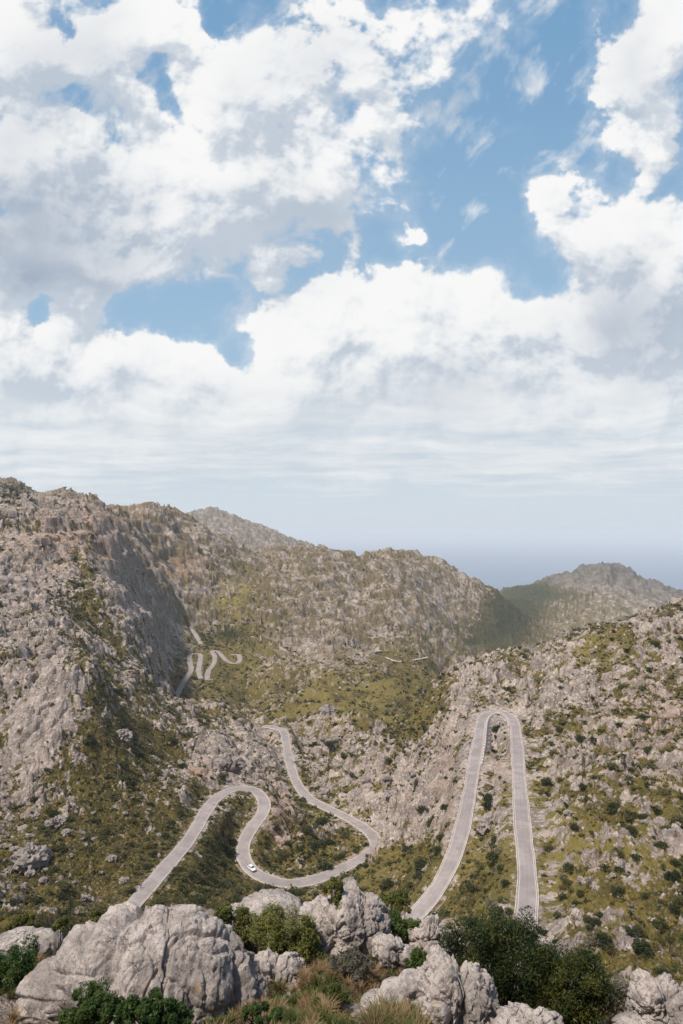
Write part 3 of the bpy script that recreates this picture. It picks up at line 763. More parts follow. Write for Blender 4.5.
big = [(128,781,7,0),(60,850,6,0),(175,825,6,0),(172,712,5,0),(650,812,9,0),(625,832,8,0),(668,878,9,0),(486,800,7,0),(490,905,8,3),(655,905,6,1),(505,700,3,0),(140,815,5,0),(330,745,6,0),(345,758,5,0),(200,880,8,1),(225,865,6,0),(210,835,6,0),(572,905,6,0),(602,950,8,1),(525,660,4,0),(395,770,5,1),(680,660,5,0),(610,640,4,0),(20,905,6,0),(470,905,7,1),(185,905,9,1),(205,905,7,0),(360,890,5,1),(440,860,5,1),(678,945,7,0),(150,868,6,0),(160,860,6,0),(300,850,6,1),(330,845,7,0),(345,838,6,1),(310,830,6,1),(280,862,6,1),(320,862,5,0),(225,835,6,1),(228,815,5,0),(497,727,3,0),(494,738,4,0),(492,752,5,0),(497,760,4,1),(488,775,5,3),(487,808,8,0),(492,842,6,0),(480,868,7,1),(498,870,6,0),(505,905,6,1),(470,890,7,0),(520,655,4,0),(560,690,4,0),(590,700,4,0),(640,690,5,0),(660,735,5,0),(550,745,5,0),(580,790,6,0),(620,760,5,0),(545,850,7,1),(560,880,7,3),(600,870,7,0),(640,900,8,1),(590,925,7,0),(625,935,7,0),(660,925,6,3)]
bp = []; br = []; bmi = []
for (x, y, rp, mi) in big:
    p = ground_at_pixel(x, y)
    if p is None: continue
    r_ = rp * p.y / F
    if any(np.min(np.hypot(R_[:, 0] - p.x, R_[:, 1] - p.y)) < w_ + r_ + .6 for R_, w_ in road_lines.values()): continue
    bp.append(p[:]); br.append(r_); bmi.append(mi)
SPT = np.concatenate([SPT, np.array(bp)]); Sr = np.r_[Sr, br]; Sm = np.r_[Sm, bmi].astype(int)
spx, spy = proj(SPT); app = Sr / SPT[:, 1] * ((spy < 985) & (spx > 0) & (spx < 683))
order = np.argsort(-app); ind, rest = order[:296], order[296:]
var = []
for mi in range(4):
    for k in range(3):
        r = np.random.default_rng(100 + mi * 10 + k)
        P = shrub_cloud((620, 520, 420, 320)[mi], r, 12); Vv, Ff = leaves(P, .085, r, .4)
        me = bpy.data.meshes.new('shrub'); me.from_pydata(Vv.tolist(), [], Ff.tolist()); me.materials.append(M_leaf[mi]); var.append(me)
KIND = ['dark green rounded shrub', 'olive green shrub', 'dry yellowish shrub', 'grey twiggy shrub']
def zone(x, y):
    if y < 700: return 'on the far upper slopes' if x < 430 else 'near the crest of the right-hand hill'
    if x < 235 and y > 690: return 'on the lower left slope beside the road' if (x > 150 and y > 800) else 'on the left slope under the cliffs'
    if x < 385: return 'in and around the loops of the S-shaped road' if y > 780 else 'among the pale rocks above the S-shaped road'
    if x < 470: return 'on the rocky slope left of the tall hairpin'
    if x < 525: return 'in the strip between the limbs of the hairpin'
    return 'on the rocky slope right of the tall hairpin' if y < 850 else 'on the lower right slope'
for n_, i in enumerate(ind):
    mi = Sm[i]; o = bpy.data.objects.new('shrub', var[mi * 3 + n_ % 3]); col.objects.link(o)
    o.location = SPT[i]; s = Sr[i]; o.scale = (s * random.uniform(.9, 1.2), s * random.uniform(.9, 1.2), s * random.uniform(.75, 1.)); o.rotation_euler = (0, 0, random.uniform(0, 6.28))
    z_ = zone(spx[i], spy[i]); tag(o, KIND[mi] + ' ' + z_, 'shrub', 'shrubs ' + z_)
# everything smaller: one cover of scrub
Vs, Fs, Ms, base_i = [], [], [], 0
tmpl = []
for k in range(8):
    for nl in (46, 22, 9):
        r = np.random.default_rng(500 + k * 3 + nl); P = shrub_cloud(nl, r, 6); tmpl.append(leaves(P, {46: .24, 22: .34, 9: .5}[nl], r, .5, 1.2))
for i in rest:
    lod = 0 if SPT[i, 1] < 260 else (1 if SPT[i, 1] < 600 else 2)
    Vt, Ft = tmpl[(i % 8) * 3 + lod]
    a = (i * 2.399) % 6.283; c_, s_ = math.cos(a) * Sr[i], math.sin(a) * Sr[i]
    Vn = np.stack([Vt[:, 0] * c_ - Vt[:, 1] * s_, Vt[:, 0] * s_ + Vt[:, 1] * c_, Vt[:, 2] * Sr[i] * .85], 1) + SPT[i]
    Vs.append(Vn); Fs.append(Ft + base_i); Ms.append(np.full(len(Ft), Sm[i])); base_i += len(Vt)
M_scrub = [leaf_material('scrub_dark', (.020, .031, .009), (.060, .064, .018), scale=.06), leaf_material('scrub_olive', (.060, .062, .020), (.115, .100, .032), scale=.06),
           leaf_material('scrub_dry', (.15, .115, .025), (.23, .175, .045), scale=.06), leaf_material('scrub_grey', (.12, .105, .065), (.20, .17, .11), scale=.06)]
sc = mesh_np('scrub', np.concatenate(Vs), np.concatenate(Fs), smooth=False, mats=M_scrub, mat_idx=np.concatenate(Ms))
tag(sc, 'low mountain scrub covering the rocky slopes and the distant hills', kind='stuff')

def tube(P0, P1, r0, r1, sides=5):
    d = (P1 - P0); d /= np.linalg.norm(d) + 1e-9; a = np.cross(d, (.3, .9, .2)); a /= np.linalg.norm(a); b_ = np.cross(d, a)
    an = np.arange(sides) * 2 * PI / sides; ring = np.cos(an)[:, None] * a + np.sin(an)[:, None] * b_
    V = np.concatenate([P0 + ring * r0, P1 + ring * r1]); k = np.arange(sides); k2 = (k + 1) % sides
    return V, np.stack([k, k2, k2 + sides, k + sides], 1)

def fg_bush(label, px, py, rx, ry, Y, n, mat, size=.03, clumps=60, seed=0, lobes=None, cat='bush', depth=.8, twig=0, long=1.9):
    """bush whose leaves sit in clumps over several lobes, on a frame of forking branches"""
    r = np.random.default_rng(900 + seed); mpp = Y / F
    base = at(px, py + ry, Y); base.z = min(base.z, ground(base.x, base.y) + .1)
    root = empty('bush', base); tag(root, label, cat)
    B = np.array(base); lob = lobes or [(px, py, rx, ry)]
    cl = []
    for (x, y, a, c_) in lob:
        c0 = np.array(at(x, y, Y)); m_ = int(clumps * (a * c_) / sum(l[2] * l[3] for l in lob)) + 3
        d = r.normal(size=(m_, 3)); d /= np.linalg.norm(d, axis=1)[:, None]; d[:, 2] = np.where(d[:, 2] < -.35, -d[:, 2], d[:, 2])
        rad = np.array([a * mpp, a * mpp * depth, c_ * mpp])
        cl.append(c0 + d * rad * r.uniform(.45, .93, (m_, 1)))
    cl = np.concatenate(cl); cr = r.uniform(.5, 1.2, len(cl)) * (min(rx, ry) * mpp) * .27
    k = r.integers(0, len(cl), n); d = r.normal(size=(n, 3)); d /= np.linalg.norm(d, axis=1)[:, None]
    P = cl[k] + d * (cr[k] * r.uniform(.35, 1.05, n) ** .7)[:, None] * (1, 1, 1.15)
    V, Fq = leaves(P - B, size, r, .5, long)
    mesh_np('foliage', V, Fq, mat, root, smooth=False)
    Vb, Fb, nb = [], [], 0
    hub = np.array([0, 0, 0.])
    mains = [hub + np.array([r.normal() * .12, r.normal() * .12, 0]) for _ in range(5)]
    for i, c_ in enumerate(cl):
        s0 = mains[i % 5]; e = c_ - B; mid = s0 * .45 + e * .55 + np.array([r.normal() * .06, r.normal() * .06, -.06])
        for (a, bb, r0, r1) in ((s0, mid, .022, .011), (mid, e, .011, .004)):
            v_, f_ = tube(a, bb, r0, r1); Vb.append(v_); Fb.append(f_ + nb); nb += len(v_)
        for _ in range(twig):
            e2 = e + r.normal(size=3) * cr[i] * 1.3; e2[2] = max(e2[2], e[2]); v_, f_ = tube(mid * .2 + e * .8, e2, .006, .002, 3); Vb.append(v_); Fb.append(f_ + nb); nb += len(v_)
    # tubes have differing ring sizes but every face has four corners
    mesh_np('branches', np.concatenate(Vb), np.concatenate(Fb), M_bark, root)
    return root

fg_bush('big dark green bush with ragged top at the foot of the hairpin', 500, 972, 56, 50, 15.5, 46000, M_leaf_big, .021, 130, 1, [(478, 952, 38, 32), (515, 962, 48, 42), (490, 990, 50, 40), (545, 985, 30, 32)])
fg_bush('dark green bush right of the biggest bush, near the bottom edge', 578, 992, 44, 40, 15., 30000, M_leaf_big, .021, 90, 2, [(572, 985, 36, 30), (590, 1005, 34, 34), (555, 1010, 34, 30)])
fg_bush('fresh green leafy bush in front of the huge boulder, near its left foot', 98, 1012, 34, 24, 12.2, 15000, M_leaf_fresh, .020, 50, 3, [(92, 1008, 24, 18), (108, 1020, 28, 20), (75, 1024, 20, 16)])
fg_bush('fresh green leafy bush in front of the huge boulder, near its centre', 158, 1016, 34, 20, 12.0, 14000, M_leaf_fresh, .020, 46, 4, [(150, 1012, 24, 18), (172, 1022, 22, 16), (132, 1022, 22, 15)])
fg_bush('bright green bush at the left edge beside the huge boulder', 12, 978, 28, 32, 15.5, 15000, M_leaf_fresh, .023, 50, 5, [(6, 985, 26, 30), (24, 965, 20, 20), (8, 1010, 20, 16)])
fg_bush('olive green bush between the huge boulder and the twin-topped outcrop', 290, 940, 36, 30, 16.4, 20000, M_leaf_olive, .022, 60, 6, [(294, 942, 28, 26), (272, 932, 24, 20), (309, 952, 16, 18)])
fg_bush('low olive bush with twiggy crown right behind the huge boulder', 250, 938, 38, 22, 17.8, 17000, M_leaf_olive, .024, 60, 7, [(236, 930, 26, 16), (258, 940, 28, 20), (224, 920, 14, 14)], twig=2)
fg_bush('small olive tuft growing on the twin-topped outcrop', 336, 893, 12, 15, 17.2, 5000, M_leaf_olive, .022, 18, 8, [(333, 890, 12, 12), (340, 903, 10, 10)])
fg_bush('green bush between the twin-topped outcrop and the blunt boulder', 402, 930, 18, 16, 18.6, 8000, M_leaf_fresh, .024, 30, 9, [(397, 928, 15, 15), (412, 934, 12, 12)])
fg_bush('grey leafless-looking shrub right of the dark bushes', 622, 1002, 26, 20, 15., 4200, M_leaf_grey, .020, 44, 10, twig=6)
fg_bush('small bright green sprout above the right dark bush', 590, 962, 10, 9, 17., 2200, M_leaf_fresh, .022, 12, 11)
fg_bush('small brownish tuft rooted on the crest of the huge boulder', 96, 917, 9, 8, 15.2, 2600, M_leaf_olive, .02, 12, 12)
fg_bush('small dark tuft rooted on the left shoulder of the huge boulder', 63, 927, 11, 7, 15., 2600, M_leaf_olive, .02, 12, 13)
fg_bush('yellow-green bush on the slope just under the left limb of the hairpin', 395, 905, 20, 12, 24., 6000, M_leaf_olive, .03, 24, 14)
fg_bush('dark round bush at the left edge above the rock ledge', 22, 926, 16, 9, 24., 6000, M_leaf_big, .03, 22, 15)
fg_bush('low green bush against the left side of the craggy outcrop', 418, 965, 12, 14, 14., 4500, M_leaf_fresh, .02, 20, 16)

fg_bush('low olive bush in the grass at bottom centre, left of the diagonal slab', 330, 1005, 24, 14, 12.8, 6000, M_leaf_olive, .02, 24, 21)
fg_bush('dry brownish shrub in the grass just below the twin-topped outcrop', 352, 968, 26, 13, 15., 5000, M_leaf_grey, .02, 26, 22, twig=3)
fg_bush('low green bush at the bottom edge just right of the huge boulder', 262, 1018, 22, 12, 12.4, 5000, M_leaf_fresh, .02, 20, 23)
# grass tussocks of the foreground: one cover nobody could count
Vg, Fg, Mg, nb = [], [], [], 0
def tussock(x, y, h, n, straw, spread):
    global nb
    z = ground(x, y) - .03; r = rng
    an = r.uniform(0, 2 * PI, n); out = r.uniform(.15, 1., n); L = h * r.uniform(.6, 1.15, n)
    b0 = np.stack([x + np.cos(an) * .07 * out, y + np.sin(an) * .07 * out, np.full(n, z)], 1)
    dirn = np.stack([np.cos(an), np.sin(an), np.zeros(n)], 1); sd_ = np.stack([-np.sin(an), np.cos(an), np.zeros(n)], 1) * .006
    m_ = b0 + dirn * (out * spread * L * .4)[:, None] + np.stack([0 * L, 0 * L, L * .62], 1)
    t = b0 + dirn * (out * spread * L)[:, None] + np.stack([0 * L, 0 * L, L * (1. - .35 * out)], 1)
    V = np.stack([b0 - sd_, b0 + sd_, m_ + sd_, m_ - sd_, t - sd_ * .3, t + sd_ * .3], 1)
    i = np.arange(n)[:, None] * 6 + nb
    Fg.append(np.concatenate([i + (0, 1, 2, 3), i + (3, 2, 5, 4)])); Vg.append(V.reshape(-1, 3)); Mg.append(np.full(2 * n, straw)); nb += 6 * n
for _ in range(1500):
    Y = random.uniform(10.5, 24); px = random.choice((random.uniform(210, 440), random.uniform(210, 440), random.uniform(-60, 740)))
    x = (px - 341.5) / F * Y
    dry = perlin(np.array([x / 1.1]), np.array([Y / 1.1]), 5)[0]
    tussock(x, Y, random.uniform(.16, .36), 80, 1 if dry + random.uniform(-.25, .25) >  .02 else 0, random.uniform(.5, 1.1))
for _ in range(60):
    px = random.uniform(372, 425); Y = random.uniform(11.2, 12.4); tussock((px - 341.5) / F * Y, Y, random.uniform(.4, .65), 110, int(random.random() < .3), .9)
gr = mesh_np('grass', np.concatenate(Vg), np.concatenate(Fg), smooth=False, mats=[M_grass, M_straw], mat_idx=np.concatenate(Mg))
tag(gr, 'long green and straw-coloured grass tussocks between the foreground rocks', kind='stuff')

# ------------------------------------------------------------------ the white car
M_paint = plain('white_car_paint', (.80, .80, .80), .25, .5, .02); M_glass = plain('tinted_window', (.05, .09, .13), .08, .6, .1)
M_tyre = plain('black_rubber', (.03, .03, .03), .8, .2, .1); M_rim = plain('silver_rim', (.55, .55, .56), .35, .5, .05, metal=.6)
M_lamp = plain('clear_lamp', (.75, .76, .78), .15, .5, .05); M_tail = plain('red_lamp', (.45, .03, .02), .25, .5, .05); M_trim = plain('dark_trim', (.04, .04, .045), .6, .3, .1)
def loft(stations, mat, name, parent):
    """stations: (x, [(y, z) ...]) closed rings with equal counts"""
    bm = bmesh.new(); rings = [[bm.verts.new((x, y, z)) for y, z in ring] for x, ring in stations]
    k = len(rings[0])
    for a, c_ in zip(rings, rings[1:]):
        for i in range(k): bm.faces.new((a[i], a[(i + 1) % k], c_[(i + 1) % k], c_[i]))
    bm.faces.new(rings[0][::-1]); bm.faces.new(rings[-1]); bmesh.ops.recalc_face_normals(bm, faces=bm.faces)
    return bm_obj(name, bm, mat, parent, True)
def quad_part(name, pts4, mat, parent, thick=.012):
    bm = bmesh.new(); a = [Vector(p) for p in pts4]; nn = (a[1] - a[0]).cross(a[2] - a[0]).normalized() * thick
    v0 = [bm.verts.new(p) for p in a]; v1 = [bm.verts.new(p + nn) for p in a]; bm.faces.new(v0[::-1]); bm.faces.new(v1)
    for i in range(4): bm.faces.new((v0[i], v0[(i + 1) % 4], v1[(i + 1) % 4], v1[i]))
    bmesh.ops.recalc_face_normals(bm, faces=bm.faces); return bm_obj(name, bm, mat, parent)
def near_index(R, px, py):
    a, c_ = proj(R); return int(np.argmin((a - px) ** 2 + (c_ - py) ** 2))
R, w = road_lines['loops']; N, _ = RN['loops']; i = near_index(R, 250.5, 869.5); t = R[i + 1] - R[i - 1]
car = empty('car', (R[i, 0], R[i, 1], R[i, 2] + .065), math.atan2(t[1], t[0])); tag(car, 'small white car driving round the lower left bend of the S-shaped road', 'car')
def ring(hw, z0, z1, sh): return [(-hw, z0), (-hw, z0 + .3), (-hw * .99, z1 - .12), (-hw * sh, z1), (hw * sh, z1), (hw * .99, z1 - .12), (hw, z0 + .3), (hw, z0)]
body_ = loft([(-2.02, ring(.72, .38, .82, .8)), (-1.9, ring(.82, .26, .95, .86)), (-1.2, ring(.87, .22, .98, .88)), (0, ring(.88, .22, .95, .88)), (.95, ring(.87, .22, .93, .86)), (1.55, ring(.85, .24, .82, .82)), (1.95, ring(.76, .3, .68, .78)), (2.06, ring(.62, .38, .56, .75))], M_paint, 'body', car)
def cring(hw0, z0, hw1, z1): return [(-hw0, z0), (-hw1, z1 - .04), (-hw1 * .85, z1), (hw1 * .85, z1), (hw1, z1 - .04), (hw0, z0)]
loft([(-1.85, cring(.76, .90, .70, .98)), (-1.35, cring(.78, .92, .62, 1.38)), (-.3, cring(.78, .92, .63, 1.47)), (.25, cring(.78, .92, .61, 1.42)), (1.05, cring(.76, .88, .70, .93))], M_paint, 'roof', car)
quad_part('windscreen', [(.33, -.60, 1.39), (.33, .60, 1.39), (1.0, .68, .985), (1.0, -.68, .985)][::-1], M_glass, car, .02)
quad_part('rear_window', [(-1.42, -.58, 1.36), (-1.42, .58, 1.36), (-1.82, .66, 1.03), (-1.82, -.66, 1.03)], M_glass, car, .02)
for s in (-1, 1):
    q4 = [(-1.3, s * .775, .99), (.75, s * .775, .97), (.28, s * .655, 1.36), (-1.2, s * .655, 1.34)]
    quad_part('side_window', q4 if s > 0 else q4[::-1], M_glass, car, -.03 if False else .02)
    quad_part('headlight', [(1.90, s * .42, .60), (1.90, s * .72, .60), (1.86, s * .74, .72), (1.90, s * .46, .72)] if s > 0 else [(1.90, s * .42, .60), (1.90, s * .46, .72), (1.86, s * .74, .72), (1.90, s * .72, .60)], M_lamp, car, .08)
    quad_part('tail_light', [(-1.98, s * .5, .66), (-1.95, s * .76, .66), (-1.93, s * .76, .86), (-1.97, s * .5, .86)][::s], M_tail, car, -.06)
    bm = bmesh.new(); bmesh.ops.create_cube(bm, size=1); [setattr(v_, 'co', Vector((v_.co.x * .12 + .62, v_.co.y * .18 + s * .96, v_.co.z * .13 + 1.0))) for v_ in bm.verts]
    bmesh.ops.bevel(bm, geom=bm.edges[:], offset=.03, segments=2, affect='EDGES'); bm_obj('mirror', bm, M_paint, car)
    for x in (-1.28, 1.3):
        wh = empty('wheel', (x, s * .80, .31)); wh.parent = car
        bm = bmesh.new(); bmesh.ops.create_cone(bm, cap_ends=True, segments=24, radius1=.31, radius2=.31, depth=.2); bmesh.ops.rotate(bm, verts=bm.verts, matrix=Matrix.Rotation(PI / 2, 3, 'X')); bmesh.ops.bevel(bm, geom=[e for e in bm.edges if e.calc_face_angle(0) > 1], offset=.03, segments=2, affect='EDGES')
        bm_obj('tyre', bm, M_tyre, wh, True)
        bm = bmesh.new(); bmesh.ops.create_cone(bm, cap_ends=True, segments=20, radius1=.2, radius2=.2, depth=.22); bmesh.ops.rotate(bm, verts=bm.verts, matrix=Matrix.Rotation(PI / 2, 3, 'X')); bm_obj('rim', bm, M_rim, wh)
quad_part('number_plate', [(2.07, -.26, .44), (2.07, .26, .44), (2.06, .26, .54), (2.06, -.26, .54)], M_lamp, car, .01)

# ------------------------------------------------------------------ the cyclist and the bicycle at the road's left edge
def skin_body(name, joints, edges, mat, parent):
    me = bpy.data.meshes.new(name); me.from_pydata([j[0] for j in joints], edges, []); me.materials.append(mat)
    o = bpy.data.objects.new(name, me); col.objects.link(o); o.parent = parent
    sm_ = o.modifiers.new('skin', 'SKIN')
    for v_, j in zip(me.skin_vertices[0].data, joints): v_.radius = (j[1], j[1])
    me.skin_vertices[0].data[0].use_root = True
    o.modifiers.new('sub', 'SUBSURF').render_levels = 1
    for p in me.polygons: p.use_smooth = True
    return o
i = near_index(R, 148.5, 889.5); t = R[i + 1] - R[i - 1]; hd = math.atan2(t[1], t[0]); pos_c = R[i] + np.r_[N[i] * 2.0, .07]
bike = empty('bicycle', tuple(pos_c), hd); tag(bike, 'dark road bicycle under the rider at the left road edge', 'bicycle')
for x in (-.5, .5):
    bm = bmesh.new(); Rr = .33; ns, nc = 28, 6
    vv = [[bm.verts.new((x + (Rr + .02 * math.cos(c_ * 2 * PI / nc)) * math.cos(a * 2 * PI / ns), .02 * math.sin(c_ * 2 * PI / nc), .34 + (Rr + .02 * math.cos(c_ * 2 * PI / nc)) * math.sin(a * 2 * PI / ns))) for c_ in range(nc)] for a in range(ns)]
    for a in range(ns):
        for c_ in range(nc): bm.faces.new((vv[a][c_], vv[(a + 1) % ns][c_], vv[(a + 1) % ns][(c_ + 1) % nc], vv[a][(c_ + 1) % nc]))
    bm_obj('wheel', bm, M_tyre, bike, True)
Vb, Fb, nb2 = [], [], 0
A_ = {'rear': (-.5, 0, .34), 'bb': (-.06, 0, .29), 'seat': (-.2, 0, .86), 'head': (.36, 0, .84), 'front': (.5, 0, .34), 'bar': (.44, 0, .96)}
for a, c_ in (('rear', 'bb'), ('rear', 'seat'), ('bb', 'seat'), ('bb', 'head'), ('seat', 'head'), ('head', 'front'), ('head', 'bar')):
    v_, f_ = tube(np.array(A_[a]), np.array(A_[c_]), .017, .017, 6); Vb.append(v_); Fb.append(f_ + nb2); nb2 += len(v_)
mesh_np('frame', np.concatenate(Vb), np.concatenate(Fb), M_trim, bike)
v_, f_ = tube(np.array((.46, -.21, .96)), np.array((.46, .21, .96)), .014, .014, 6); mesh_np('handlebar', v_, f_, M_trim, bike)
P, Fc = star_rock([((0, 0, 0), (.13, .06, .03))], sub=2, seed=1, slab=0, rough=0); sdl = mesh_np('saddle', P, Fc, M_tyre, bike); sdl.location = (-.22, 0, .92)
M_jersey = plain('violet_jersey', (.16, .08, .16), .8, .2, .1); M_skin = plain('tanned_skin', (.42, .26, .18), .6, .3, .05); M_helm = plain('dark_helmet', (.03, .03, .05), .4, .4, .1)
per = empty('person', tuple(pos_c), hd); tag(per, 'rider in dark clothes and helmet leaning over the handlebar of the bicycle', 'person')
J = [((-.18, 0, .98), .13), ((-.02, 0, 1.2), .13), ((.14, 0, 1.40), .14), ((.22, 0, 1.50), .06), ((.29, 0, 1.60), .085), ((.31, 0, 1.68), .075),
     ((.13, .18, 1.40), .055), ((.26, .22, 1.18), .042), ((.44, .2, .99), .032), ((.13, -.18, 1.40), .055), ((.26, -.22, 1.18), .042), ((.44, -.2, .99), .032),
     ((-.12, .1, .93), .09), ((.16, .11, .68), .06), ((-.02, .11, .26), .04), ((.1, .11, .22), .035), ((-.12, -.1, .93), .09), ((.22, -.11, .82), .06), ((.04, -.11, .44), .04), ((.16, -.11, .40), .035)]
E = [(0, 1), (1, 2), (2, 3), (3, 4), (4, 5), (2, 6), (6, 7), (7, 8), (2, 9), (9, 10), (10, 11), (0, 12), (12, 13), (13, 14), (14, 15), (0, 16), (16, 17), (17, 18), (18, 19)]
skin_body('body', J, E, M_jersey, per)
P, Fc = star_rock([((0, 0, 0), (.135, .1, .09))], sub=3, seed=1, slab=0, rough=0); hl = mesh_np('helmet', P, Fc, M_helm, per); hl.location = (.30, 0, 1.71)


# ------------------------------------------------------------------ light, sky, haze, camera
SUN_EL, SUN_AZ = math.radians(61), math.radians(-126)     # azimuth measured from +Y (forward) to +X; negative = left, a little behind the eye
sd = Vector((math.cos(SUN_EL) * math.sin(SUN_AZ), math.cos(SUN_EL) * math.cos(SUN_AZ), math.sin(SUN_EL)))
sl = bpy.data.lights.new('sun', 'SUN'); sl.energy = 3.9; sl.angle = math.radians(4); sl.color = (1., .925, .84)
so = bpy.data.objects.new('sun', sl); col.objects.link(so); so.rotation_euler = (-sd).to_track_quat('-Z', 'Y').to_euler(); so.location = (0, 0, CZ + 500)

world = bpy.data.worlds.new('World'); scene.world = world; world.use_nodes = True
nt = world.node_tree; nt.nodes.clear(); b = NB(nt)
out = nt.nodes.new('ShaderNodeOutputWorld'); bg = nt.nodes.new('ShaderNodeBackground'); nt.links.new(bg.outputs[0], out.inputs[0])
STR = .10; bg.inputs[1].default_value = STR
sky = nt.nodes.new('ShaderNodeTexSky'); sky.sky_type = 'NISHITA'; sky.sun_disc = False
sky.sun_elevation = SUN_EL; sky.sun_rotation = SUN_AZ; sky.altitude = 650; sky.air_density = 1.0; sky.dust_density = 1.2; sky.ozone_density = 1.2

nt.links.new(sky.outputs[0], bg.inputs[0])
# ------------------------------------------------------------------ the cloudy sky ahead: a far backdrop that gives its own light
def dense_axis(lo, hi, a, b_, s, n):
    return np.r_[np.linspace(lo, a, n)[:-1], np.arange(a, b_, s), np.linspace(b_, hi, n)[1:]]
su = dense_axis(-2.2, 2.2, -.64, .64, .00135, 40); sv = np.r_[np.linspace(-.06, 0, 5)[:-1], np.arange(0, .96, .00135), np.linspace(.96, 2.4, 60)]
SU, SV = np.meshgrid(su, sv)
def sky_uv(px, py):
    a = (px - 341.5) / F; b_ = (512. - py) / F
    dy = CP - b_ * SP; return a / dy, (SP + b_ * CP) / dy
CLOUD = [(40,150,120,120,1.2),(110,50,70,50,.9),(20,60,80,80,1.),(205,95,48,60,.9),(215,185,85,75,1.1),(120,215,95,60,1.2),(315,165,52,75,1.2),(300,45,70,50,1.),(260,110,60,70,1.),(412,88,44,38,1.3),(365,125,26,24,.7),(365,40,40,50,.7),(430,15,40,26,.55),
         (30,262,120,42,1.2),(210,250,90,30,.9),(300,268,50,28,.8),(325,300,24,24,.7),(535,178,40,24,1.15,-25),(560,205,24,22,.9),(405,231,18,13,.85),(655,50,44,100,1.15,-38),(610,80,26,60,.7,-35),(640,140,40,20,.5,-30),(660,245,85,62,1.3),(640,320,110,70,1.3),
         (480,350,110,60,1.3),(430,300,42,40,.9),(400,272,24,22,.7),(470,300,50,40,.8),(545,345,50,40,.9),(275,335,42,46,1.1),(345,375,110,60,1.3),(330,300,30,26,.3),(90,375,110,40,1.1),(20,345,60,30,.8),(75,310,36,20,.7),
         (170,420,190,60,1.2),(420,440,380,60,1.3),(620,420,140,60,1.2),(160,370,60,28,.9),(0,430,120,60,1.),
         (212,18,24,24,-1.6,-30),(160,75,16,40,-1.4,35),(192,130,20,36,-1.4,35),(212,160,16,14,-.8),(86,106,11,13,-1.6),(72,30,12,26,-1.6,25),(38,322,13,22,-1.4),(350,115,16,20,-1.1),(340,75,10,14,-.5),(120,325,20,14,-.6),
         (200,308,60,20,-1.3,12),(150,315,40,16,-1.1,-15),(235,352,22,26,-1.2),(250,372,14,12,-.7),(470,230,70,80,-.8),(550,280,40,30,-.9),(560,60,38,90,-.7),(370,190,16,50,-.3),(380,250,20,30,-.5),(500,120,70,60,-.5),(610,170,30,26,-.4)]
SHADE = [(15,215,110,45,.95),(60,268,105,26,.75),(300,225,60,45,.45),(650,335,75,45,.65),(640,60,50,50,.30),(420,395,100,24,.25),(200,430,160,24,.28),(310,60,60,40,.30),(100,45,60,40,.35),(470,380,60,30,.3),(620,290,60,40,.35),(30,110,50,60,.35)]

NS1 = fbm(SU * 3.6, SV * 3.6, 401, 3, .5); NS2 = fbm(SU * 3.6, SV * 3.6, 411, 3, .5)      # slow drift of the air
wu = SU + .016 * NS1; wv = SV + .016 * NS2
wu2 = SU + .022 * NS1 + .016 * fbm(SU * 13, SV * 13, 403, 6, .58); wv2 = SV + .022 * NS2 + .016 * fbm(SU * 13, SV * 13, 413, 6, .58)
acc = np.zeros_like(SU)
for (x, y, rx, ry, s, *rot) in CLOUD:
    u0, v0 = sky_uv(x, y); a = math.radians(rot[0]) if rot else 0.
    du, dv = wu2 - u0, wv2 - v0
    p_, q_ = (du * math.cos(a) + dv * math.sin(a)) * F / rx, (-du * math.sin(a) + dv * math.cos(a)) * F / ry
    acc += s * np.exp(-(p_ * p_ + q_ * q_))
acc = 1.3 * np.tanh(acc / 1.3)
bil = np.zeros_like(SU); am = 1.
for k, sc_ in enumerate((12., 25., 52., 108.)):
    f1, f2, cid, _, _ = worley(wu * sc_ + 3, wv * sc_ * 1.1 + 7, 421 + k); bil += am * (.45 - f1 * f1 * 1.3); am *= .6
per_ = fbm(wu * 6.5, wv * 7.5, 431, 8, .56)
flat = sstep(.42, .20, SV)
hz_ = np.maximum(SV, .0) + .045
sheet = fbm(SU / hz_ * .8, .9 / hz_ * 1.5 + .5 * NS1, 441, 7, .62)
D0 = acc - .42 + (1 - flat) * (.20 * bil + .62 * per_ + .25 * fbm(SU * 2.6, SV * 3., 437, 3)) + flat * (.08 * bil + .34 * per_ + .15 * sheet)
H0 = np.clip(D0 + .04, 0, 1.3) ** .6
H1 = np.clip(acc * .8 + .26 * bil + .40 * per_ - .05, 0, 1.6) ** .8
def shift_read(A, du, dv):
    iu = np.interp(su + du, su, np.arange(len(su))).round().astype(int); iv = np.interp(sv + dv, sv, np.arange(len(sv))).round().astype(int)
    return A[iv[:, None], iu[None, :]]
occ = np.zeros_like(SU)
for k, st_ in enumerate((.004, .009, .018, .034, .06, .10)):
    w_ = (.7, .85, .95, 1.1, 1.15, 1.0)[k]
    occ += w_ * np.clip(.6 * (shift_read(H1, -.5 * st_, st_) - H1) + .4 * (shift_read(H0, -.5 * st_, st_) - H0), -.30, .45)
thin = sstep(.55, .0, D0)                    # thin edges let light through and stay bright
lit = .52 - .50 * np.tanh(occ * 1.25) + .16 * per_ + .10 * thin - .09 * sstep(.45, 1.1, acc - .3 * bil)
lit = np.clip(lit, 0, 1)
sh = np.zeros_like(SU)
wU = SU + .06 * per_; wV = SV + .035 * per_
for (x, y, rx, ry, s, *rot) in SHADE:
    u0, v0 = sky_uv(x, y); sh += s * np.exp(-((wU - u0) * F / rx) ** 2 - ((wV - v0) * F / ry) ** 2)
soft = .30 + .26 * sstep(-.3, .5, NS1)
cover = sstep(0, 1, (D0 + .12) / soft)
